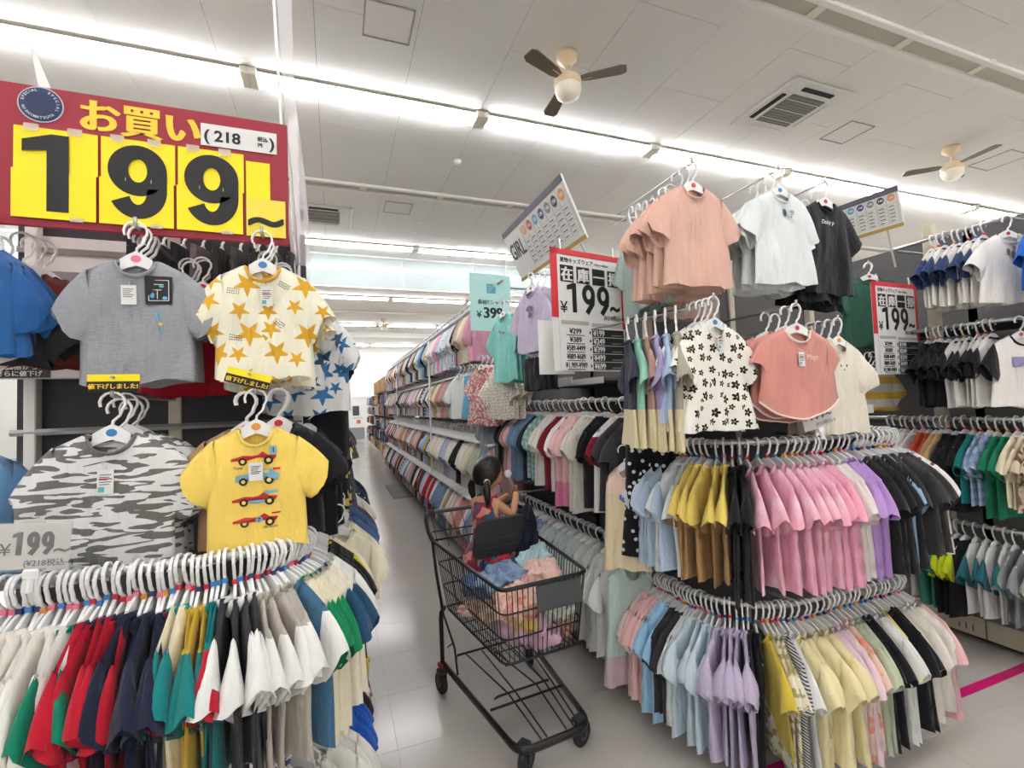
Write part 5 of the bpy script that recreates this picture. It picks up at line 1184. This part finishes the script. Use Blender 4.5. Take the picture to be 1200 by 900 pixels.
# ------------------------------------------------------------------ shopping cart
def cart():
    m_b = mat('cart_black', (22, 22, 23), .35); m_p = mat('cart_plastic', (54, 54, 56), .38); m_gp = mat('cart_plate', (70, 72, 74), .5); m_hd = mat('handle_grey', (84, 84, 86), .45)
    e = empty('shopping_cart', (.84, 2.385, 0), radians(6.0)); tag(e, 'black wire shopping cart with a child seat standing in the aisle', 'cart')
    # basket corners: front (y-) and rear (y+)
    FT = .79; RT = .83; FB = .45; RB_ = .475
    tl = lambda s, z: None
    ft = [Vector((-.228, -.385, FT)), Vector((.228, -.385, FT))]; rt = [Vector((-.292, .40, RT)), Vector((.292, .40, RT))]
    fb = [Vector((-.2, -.345, FB)), Vector((.2, -.345, FB))]; rb = [Vector((-.245, .33, RB_)), Vector((.245, .33, RB_))]
    b = empty('basket', parent=e)
    def rnd_corner(a, c, b_, r, n=4):
        u = (a - c).normalized(); v = (b_ - c).normalized()
        return [((c + u * r) * (1 - t) ** 2 + c * 2 * t * (1 - t) + (c + v * r) * t * t) for t in [i / n for i in range(n + 1)]]
    rim = [rt[0]] + rnd_corner(rt[0], ft[0], ft[1], .05) + rnd_corner(ft[0], ft[1], rt[1], .05) + [rt[1]]
    MB().tube(rim, .0095, 8).build('rim', m_b, b, True)
    MB().tube([rt[0], rt[1]], .006, 6).build('rear_rim', m_b, b, True)
    def lerp(a, c, t): return a + (c - a) * t
    for lvl, rr in ((.0, .006), (.33, .0042), (.67, .0042)):
        ring = []
        q = [lerp(fb[0], ft[0], lvl), lerp(fb[1], ft[1], lvl), lerp(rb[1], rt[1], lvl), lerp(rb[0], rt[0], lvl)]
        for i in range(4): ring += rnd_corner(q[i - 1], q[i], q[(i + 1) % 4], .045)
        MB().tube(ring, rr, 6, closed=True).build('hoop', m_b, b, True)
    def panel(nm, a0, a1, b0, b1, n):
        mb = MB()
        for k in range(1, n): t = k / n; mb.tube([lerp(a0, a1, t), lerp(b0, b1, t)], .0025, 4, caps=False)
        mb.build(nm, m_b, b)
    panel('wire_panel', fb[0], fb[1], ft[0], ft[1], 17); panel('wire_panel', rb[0], fb[0], rt[0], ft[0], 27); panel('wire_panel', rb[1], fb[1], rt[1], ft[1], 27); panel('wire_panel', rb[0], rb[1], lerp(rb[0], rt[0], .7), lerp(rb[1], rt[1], .7), 15)
    panel('bottom_grid', fb[0], fb[1], rb[0], rb[1], 14); mb = MB()
    for k in range(7): t = k / 6; mb.tube([lerp(fb[0], rb[0], t), lerp(fb[1], rb[1], t)], .003, 4)
    mb.build('bottom_bars', m_b, b)
    # name plate on the front
    p = MB().bevbox(-.115, .125, -.006, .0, -.055, .058, .004).build('front_plate', m_gp, e); p.location = (.06, -.388, .72); p.rotation_euler = (radians(-7), 0, 0)
    # handle and arms
    for s in (-1, 1):
        MB().tube([Vector((s * .292, .40, RT)), Vector((s * .3, .45, .87)), Vector((s * .3, .5, .93)), Vector((s * .29, .525, .955))], .011, 8).build('handle_arm', m_b, e, True)
        MB().tube([Vector((s * .292, .40, RT)), Vector((s * .28, .38, .65)), Vector((s * .265, .335, .46))], .009, 6).build('rear_post', m_b, e, True)
    h = MB().tube([(-.29, .525, .955), (-.27, .54, .96), (.27, .54, .96), (.29, .525, .955)], .0125, 10).build('handle', m_hd, e, True)
    for x in (-.26, .26): MB().cyl((x - .02, .54, .96), (x + .02, .54, .96), .016, 10).build('handle_cap', m_p, h, True)
    # rear frame wires below the handle
    mb = MB()
    for k in range(9): x = -.26 + .065 * k; mb.tube([(x, .53, .95), (x * .97, .41, .78)], .0022, 4)
    mb.tube([(-.27, .47, .86), (.27, .47, .86)], .004, 6); mb.build('rear_gate', m_b, e)
    # child seat
    cs = empty('child_seat', parent=e)
    pts = []
    for (cx_, cz, a0) in ((.115, .165, 0), (-.115, .165, 90), (-.13, .02, 180), (.13, .02, 270)):
        for k in range(5): a = radians(a0 + 22.5 * k); pts.append((cx_ + .03 * cos(a), cz + .03 * sin(a)))
    bp = MB().prism(pts, -.012, .012).build('backrest', m_p, cs); bp.location = (.0, .12, .79); bp.rotation_euler = (radians(10), 0, radians(4))
    for z in (.035, .085, .135): MB().bevbox(-.12, .12, -.016, -.012, z - .006, z + .006, .002).build('rib', m_p, bp)
    for x in (-.09, .09): MB().lathe([(0, -.004), (.006, -.004), (.006, 0)], 10).xform(Matrix.Translation((x, -.012, .022)) @ Matrix.Rotation(radians(90), 4, 'X')).build('rivet', M_steel, bp)
    MB().bevbox(-.15, .15, .12, .38, .685, .70, .004).build('seat', m_p, cs)
    mb = MB()
    for k in range(8): x = -.14 + .04 * k; mb.tube([(x, .115, .79), (x, .125, .66)], .0022, 4)
    mb.build('back_wires', m_b, cs)
    # seat belt loop standing up at the side
    MB().tube([(.17, .15, .80), (.165, .16, .93), (.1, .2, 1.0), (.15, .25, 1.01), (.215, .24, .98), (.235, .2, .9), (.235, .18, .8)], .014, 8, ry=.008).build('belt_loop', m_b, cs, True)
    # chassis
    f = empty('chassis', parent=e)
    for s in (-1, 1):
        MB().tube([(s * .255, .33, .475), (s * .268, .345, .44), (s * .27, .35, .4), (s * .27, .345, .165)], .0125, 8).build('upright_tube', m_b, f, True)
        MB().tube([(s * .268, .33, .46), (s * .245, .2, .30), (s * .243, .17, .175)], .006, 6).build('brace', m_b, f, True)
        MB().tube([(s * .27, .25, .29), (s * .248, .22, .32)], .004, 5).build('tie', m_b, f, True)
    lo = [Vector((-.27, .345, .165)), Vector((-.185, -.425, .12)), Vector((.185, -.425, .12)), Vector((.27, .345, .165))]
    path = [lo[0]] + rnd_corner(lo[0], lo[1], lo[2], .075, 6) + rnd_corner(lo[1], lo[2], lo[3], .075, 6) + [lo[3]]
    MB().tube(path, .021, 8, ry=.011, up=(0, 0, 1)).build('base_tube', m_b, f, True)
    MB().tube([(-.24, .2, .23), (-.235, .19, .265), (.235, .19, .265), (.24, .2, .23)], .006, 6).build('rack_bar', m_b, f, True)
    MB().tube([(-.2, -.16, .16), (.2, -.16, .16)], .006, 6).build('rack_bar', m_b, f, True); MB().tube([(-.15, -.1, .165), (-.14, -.12, .185), (.14, -.12, .185), (.15, -.1, .165)], .006, 6).build('rack_bar', m_b, f, True)
    for xa, xb in ((-.19, -.07), (-.1, -.04), (-.05, .06), (.06, .1), (.15, .13)):
        MB().tube([(xa, .19, .265), (xb * 1.2, -.12, .18), (xb, -.41, .135)], .0045, 6).build('rack_wire', m_b, f, True)
    # castors
    mr_ = mat('rubber_dark', (38, 37, 38), .7)
    def castor(x, y, rot, red):
        c = empty('castor', (x, y, 0), parent=e); c.rotation_euler.z = rot
        w = MB().lathe([(.0, -.014), (.05, -.014), (.058, -.008), (.058, .008), (.05, .014), (0, .014)], 20).xform(Matrix.Translation((0, .02, .058)) @ Matrix.Rotation(radians(90), 4, 'Y')).build('wheel', mr_, c, True)
        MB().lathe([(.0, -.017), (.022, -.017), (.024, .017), (0, .017)], 14).xform(Matrix.Translation((0, .02, .058)) @ Matrix.Rotation(radians(90), 4, 'Y')).build('hub', m_gp, w, True)
        for s in (-1, 1): MB().prism([(-.008, .05), (.008, .05), (.014, .13), (-.014, .13)], -.003, .003).xform(Matrix.Translation((s * .022, .01, 0)) @ Matrix.Rotation(radians(90), 4, 'Z')).build('fork', m_b, c)
        MB().bevbox(-.026, .026, -.03, .03, .118, .14, .006).build('fork_top', m_p, c)
        if red: MB().bevbox(-.012, .012, -.02, .04, .14, .165, .004).build('brake_tab', mat('brake_red', (150, 48, 44), .5), c)
    castor(-.275, .33, radians(10), True); castor(.275, .33, radians(-12), False); castor(-.15, -.395, radians(-60), False); castor(.15, -.375, radians(-70), False)
    return e
CART = cart()
CM = Matrix.Translation((.84, 2.385, 0)) @ Matrix.Rotation(radians(6.0), 4, 'Z')

# clothes lying in the cart
def crumple(name, x, y, z, rx, ry, rz_, cloth, lab, seed, cat='clothing', sq=2.4):
    r = random.Random(seed); nu, nv = 56, 30; ph = [r.uniform(0, 6.28) for _ in range(9)]; V = []
    for j in range(nv):
        th = -pi / 2 + pi * j / (nv - 1)
        for i in range(nu):
            a = 2 * pi * i / nu; f = 1 + .13 * sin(3 * a + ph[0] + 2 * th) + .10 * sin(5 * a + ph[1] - 3 * th) + .07 * sin(9 * a + ph[2] + 4 * sin(th * 2 + ph[3])) + .05 * sin(14 * a + ph[4])
            cx_, sx_ = cos(a), sin(a); k = (abs(cx_) ** sq + abs(sx_) ** sq) ** (-1 / sq)
            cc = cos(th) ** .7 if cos(th) > 0 else 0
            V.append((rx * k * cx_ * cc * f, ry * k * sx_ * cc * f, rz_ * sin(th) * (1 + .25 * sin(4 * a + ph[5]) + .2 * sin(7 * a + ph[6])) + .015 * sin(11 * cx_ + ph[7]) * sin(9 * sx_ + ph[8])))
    F_ = [(j * nu + i, j * nu + (i + 1) % nu, (j + 1) * nu + (i + 1) % nu, (j + 1) * nu + i) for j in range(nv - 1) for i in range(nu)]
    V2 = []
    for p in V:                                # sharp cloth creases
        q = Vector(p); a1 = noise.noise(q * 16 + Vector((seed, 0, 0))); a2 = noise.noise(q * 34 + Vector((0, seed, 0))); g = (.5 - abs(a1)) * .05 + (.5 - abs(a2)) * .022
        V2.append(tuple(q + q.normalized() * (g - .02) + Vector((0, 0, (.5 - abs(a2)) * .008))))
    o = MB().add(V2, F_).build(name, cloth, None, True)
    o.location = CM @ Vector((x, y, z)); o.rotation_euler = (r.uniform(-.15, .15), r.uniform(-.15, .15), r.uniform(0, 3)); tag(o, lab, cat, 'clothes lying in the cart')
G_ = 'in the shopping cart'
crumple('folded_clothes', -.05, .0, .70, .14, .12, .045, fabric((142, 168, 200)), 'pale denim garment lying on top ' + G_, 1)
crumple('folded_clothes', -.12, .08, .64, .085, .11, .05, fabric((112, 148, 190)), 'blue denim garment against the wire side ' + G_, 2)
crumple('folded_clothes', -.06, -.2, .64, .13, .11, .06, fabric((240, 208, 188), 'floral', (226, 150, 140), scale=30), 'peach flowered garment ' + G_, 3)
crumple('folded_clothes', .12, -.12, .715, .09, .1, .05, fabric((240, 202, 190)), 'pink fleece garment peaking out ' + G_, 4)
crumple('folded_clothes', .1, -.24, .6, .1, .08, .06, fabric((224, 226, 212), 'floral', (120, 180, 190), scale=24), 'white garment with turquoise print ' + G_, 5)
crumple('folded_clothes', -.02, -.22, .52, .14, .11, .06, fabric((206, 168, 188)), 'mauve garment at the bottom ' + G_, 6)
crumple('folded_clothes', .14, -.2, .52, .07, .1, .07, fabric((206, 160, 136), 'floral', (150, 96, 80), scale=40), 'brown flowered garment at the front corner ' + G_, 7)
crumple('folded_clothes', .0, .05, .55, .2, .22, .06, fabric((214, 190, 170), 'floral', (190, 130, 140), scale=22), 'cream and rose garment filling the middle ' + G_, 8)
crumple('folded_clothes', -.09, -.1, .56, .085, .11, .05, fabric((214, 178, 150), 'floral', (236, 222, 200), scale=26), 'tan printed garment behind the wires ' + G_, 9)
crumple('dark_jacket', .2, .2, .78, .07, .13, .17, fabric((26, 32, 48)), 'dark navy jacket stuffed at the rear corner of the cart', 10)
crumple('folded_clothes', -.02, -.24, .575, .09, .07, .03, fabric((226, 200, 110)), 'yellow striped garment between the others ' + G_, 11)
crumple('folded_clothes', .17, .02, .74, .05, .12, .05, fabric((190, 222, 226)), 'pale aqua garment beside the dark jacket ' + G_, 12)

# ------------------------------------------------------------------ the child in the cart seat
def skin_mesh(name, verts, edges, radii, m, parent=None, root=0, sub=2):
    me = bpy.data.meshes.new(name); me.from_pydata(verts, edges, []); me.update(); me.materials.append(m)
    o = bpy.data.objects.new(name, me); COL.objects.link(o)
    if parent: o.parent = parent
    sk = o.modifiers.new('skin', 'SKIN'); sk.use_smooth_shade = True
    if not me.skin_vertices: 
        bpy.context.view_layer.objects.active = o
    lay = me.skin_vertices[0] if len(me.skin_vertices) else None
    for i, r_ in enumerate(radii):
        rr = r_ if isinstance(r_, tuple) else (r_, r_)
        me.skin_vertices[0].data[i].radius = rr
        me.skin_vertices[0].data[i].use_root = (i == root)
    ss = o.modifiers.new('sub', 'SUBSURF'); ss.levels = sub; ss.render_levels = sub
    return o
def child():
    m_s = mat('skin', (214, 160, 124), .55, var=.04); m_h = mat('hair_black', (28, 20, 18), .42, bump=.5, bscale=70)
    e = empty('person', (.805, 2.625, .705)); tag(e, 'small child with black pigtails in colourful sleeveless dress, holding a silver toy microphone', 'person')
    yaw = radians(-50)      # facing: away from the camera, turned towards the hanging clothes (+Y turned to +X)
    e.rotation_euler.z = yaw
    # local frame: +Y is where the child looks, +X her right-hand side ... z from the seat
    V = [(0, 0, .06), (0, -.01, .17), (0, -.015, .28), (0, -.005, .355), (0, .005, .405),       # pelvis, waist, chest, neck base, neck
         (.075, -.005, .335), (.125, .06, .255), (.105, .15, .335), (.09, .175, .37),          # right arm: shoulder, elbow, wrist, palm
         (-.075, -.005, .335), (-.11, .08, .26), (-.01, .19, .32), (.02, .215, .345),         # left arm
         (.05, .05, .05), (.06, .19, .04), (.06, .21, -.12), (.06, .235, -.16),                  # right leg
         (-.05, .05, .05), (-.06, .19, .04), (-.06, .21, -.12), (-.06, .235, -.16)]
    E_ = [(0, 1), (1, 2), (2, 3), (3, 4), (2, 5), (5, 6), (6, 7), (7, 8), (2, 9), (9, 10), (10, 11), (11, 12), (0, 13), (13, 14), (14, 15), (15, 16), (0, 17), (17, 18), (18, 19), (19, 20)]
    Rr = [(.075, .068), (.07, .06), (.07, .055), .04, .034, .034, .026, .02, (.018, .014), .034, .026, .02, (.018, .014), .05, .042, .03, .022, .05, .042, .03, .022]
    body = skin_mesh('body', V, E_, Rr, m_s, e, 0)
    # fingers: short bent chains rooted in each palm, closed on the toy
    def fingers(palm, fwd, side, up_):
        p = Vector(palm); f = Vector(fwd).normalized(); s = Vector(side).normalized(); u = Vector(up_).normalized()
        vs_, es, rs = [], [], []
        for k, (off, ln) in enumerate(((-.018, .030), (-.006, .036), (.006, .034), (.017, .026))):
            a = p + s * off + f * .012; i = len(vs_)
            vs_ += [a, a + f * ln * .5 + u * .006, a + f * ln * .75 - u * .012, a + f * ln * .5 - u * .024]; es += [(i, i + 1), (i + 1, i + 2), (i + 2, i + 3)]; rs += [.0068, .0066, .006, .005]
        i = len(vs_); a = p - s * .02
        vs_ += [a, a - s * .012 + f * .012 - u * .006, a - s * .006 + f * .026 - u * .014]; es += [(i, i + 1), (i + 1, i + 2)]; rs += [.0078, .007, .0058]
        for base, n in ((0, 4), (4, 4), (8, 4), (12, 4), (16, 3)):
            o = skin_mesh('finger', [tuple(v) for v in vs_[base:base + n]], [(q, q + 1) for q in range(n - 1)], rs[base:base + n], m_s, body, 0, 1)
    fingers((.09, .175, .37), (-.35, .8, .5), (.3, -.4, .85), (.8, .3, -.2)); fingers((.02, .215, .345), (.3, .8, .4), (-.2, -.3, .9), (-.8, .3, .1))
    # head: one shaped surface with brow, nose, mouth, chin and ears
    def head_pt(a, t):
        # a: azimuth (0 = face, +Y), t: polar 0 top..pi bottom
        st, ct = sin(t), cos(t); x = .072 * st * sin(a); y = .083 * st * cos(a); z = .092 * ct
        face = max(0, cos(a)) ** 2
        if ct < 0: k = 1 - .22 * (-ct) * 1.0; x *= k; y *= (k + .08 * face)
        nose = math.exp(-((a / .16) ** 2)) * math.exp(-(((ct + .22) / .16) ** 2)); y += .016 * nose
        eye = (math.exp(-(((abs(a) - .38) / .17) ** 2)) * math.exp(-(((ct - .02) / .12) ** 2))); y -= .006 * eye
        cheek = math.exp(-(((abs(a) - .5) / .25) ** 2)) * math.exp(-(((ct + .4) / .22) ** 2)); y += .006 * cheek
        lips = math.exp(-((a / .26) ** 2)) * math.exp(-(((ct + .58) / .07) ** 2)); y += .005 * lips
        chin = math.exp(-((a / .35) ** 2)) * math.exp(-(((ct + .86) / .1) ** 2)); y += .008 * chin
        ear = math.exp(-(((abs(a) - 1.62) / .13) ** 2)) * math.exp(-(((ct + .1) / .2) ** 2)); x += .009 * ear * (1 if a > 0 else -1)
        return (x, y, z)
    nu, nv = 48, 30; Vh = [head_pt(-pi + 2 * pi * i / nu, pi * (j + .001) / (nv - 1 + .002)) for j in range(nv) for i in range(nu)]
    Fh = [(j * nu + i, (j + 1) * nu + i, (j + 1) * nu + (i + 1) % nu, j * nu + (i + 1) % nu) for j in range(nv - 1) for i in range(nu)]
    hd = MB().add(Vh, Fh).build('head', m_s, e, True); hd.location = (0, .02, .495); hd.rotation_euler = (radians(-10), 0, radians(-30))
    for s in (-1, 1):
        MB().lathe([(0, .011), (.008, .008), (.011, 0), (.008, -.008), (0, -.011)], 12).xform(Matrix.Translation((s * .029, .066, .0))).build('eye', mat('eye_dark', (30, 22, 20), .2), hd, True)
        MB().tube([(s * .014, .079, .02), (s * .03, .078, .025), (s * .045, .069, .02)], .0026, 5).build('eyebrow', m_h, hd, True)
    MB().tube([(-.018, .073, -.054), (0, .081, -.053), (.018, .073, -.054)], .0042, 6).build('mouth', mat('lips', (190, 100, 96), .5), hd, True)
    # hair cap with parting, fringe, two pigtails
    Vc = []
    def hair_pt(a, t):
        x, y, z = (.081 * sin(t) * sin(a), .09 * sin(t) * cos(a), .1 * cos(t)); k = .0035 * sin(26 * a) + .002 * sin(41 * a + 3 * t); return (x * (1 + k * 8), y * (1 + k * 8) - .004, z + .004)
    for j in range(14):
        for i in range(48):
            a = -pi + 2 * pi * i / 48; lim = 1.12 if abs(a) < .9 else (1.12 + (min(abs(a), 1.7) - .9) / .8 * 1.25); Vc.append(hair_pt(a, .001 + lim * j / 13))
    hc = MB().add(Vc, [(j * 48 + i, (j + 1) * 48 + i, (j + 1) * 48 + (i + 1) % 48, j * 48 + (i + 1) % 48) for j in range(13) for i in range(48)]).build('hair', m_h, hd, True)
    for s in (-1, 1):
        b0 = Vector((s * .066, -.035, -.04))
        pt = MB().tube([b0, b0 + Vector((s * .02, -.014, -.008)), b0 + Vector((s * .034, -.016, -.04)), b0 + Vector((s * .034, -.006, -.08)), b0 + Vector((s * .022, .006, -.115)), b0 + Vector((s * .012, .01, -.14))], [.012, .015, .021, .02, .013, .004], 10).build('pigtail', m_h, hd, True)
        MB().lathe([(.012, -.008), (.019, -.004), (.02, .004), (.012, .008)], 12).xform(Matrix.Translation(b0 + Vector((s * .014, -.01, -.004))) @ Matrix.Rotation(radians(70) * s, 4, 'Y')).build('hair_tie', mat('hair_tie_cream', (214, 196, 170), .6), pt, True)
    # dress
    dm = fabric((186, 44, 66), 'floral', (54, 104, 134), (232, 150, 140), scale=20)
    prof = [(.345, .062, .045, -.012), (.315, .078, .055, -.014), (.27, .084, .064, -.014), (.21, .085, .07, -.01), (.15, .092, .08, 0), (.1, .115, .11, .02), (.06, .15, .16, .04), (.03, .165, .185, .045), (-.01, .172, .195, .05)]
    Vd = []; n = 36
    for j, (z, rx, ry, oy) in enumerate(prof):
        for i in range(n):
            a = 2 * pi * i / n; k = 1 + (.035 * sin(9 * a) + .02 * sin(14 * a + 1)) * max(0, j - 3) / 5; Vd.append((rx * k * cos(a), oy + ry * k * sin(a), z + (.006 * sin(9 * a + 2) if j == 8 else 0)))
    dr = MB().add(Vd, [(j * n + i, (j + 1) * n + i, (j + 1) * n + (i + 1) % n, j * n + (i + 1) % n) for j in range(len(prof) - 1) for i in range(n)]).build('dress', dm, e, True)
    for s in (-1, 1): MB().tube([(s * .05, -.055, .325), (s * .054, -.03, .368), (s * .054, .015, .372), (s * .046, .045, .33)], .012, 6, ry=.004).build('shoulder_strap', dm, dr, True)
    # toy microphone in her hands
    mi = empty('toy_microphone'); tag(mi, 'silver toy microphone held up in the hands of the child', 'toy')
    Mw = Matrix.Translation(e.location) @ Matrix.Rotation(yaw, 4, 'Z')
    a = Mw @ Vector((.075, .12, .475)); b = Mw @ Vector((.045, .25, .325)); mi.location = a; d = b - a
    m_sv = mat('toy_silver', (196, 198, 200), .3, .3)
    MB().tube([(0, 0, 0), d * .12, d * .3, d], [.014, .017, .014, .010], 14).build('handle', m_sv, mi, True)
    MB().lathe([(0, .024), (.016, .019), (.023, .005), (.022, -.01), (.014, -.02), (0, -.022)], 16).xform(Matrix.Translation(-d.normalized() * .012)).build('head', mat('toy_white', (224, 226, 228), .4), mi, True)
child()

# ------------------------------------------------------------------ lettering becomes plain mesh
bpy.context.view_layer.update()
dg = bpy.context.evaluated_depsgraph_get()
for o in [o for o in COL.objects if o.type == 'FONT']:
    me = bpy.data.meshes.new_from_object(o.evaluated_get(dg)); nm = o.name; par = o.parent; mw = o.matrix_local.copy(); m = o.data.materials[0]
    if not me.materials: me.materials.append(m)
    bpy.data.objects.remove(o)
    n = bpy.data.objects.new(nm, me); COL.objects.link(n); n.parent = par; n.matrix_local = mw
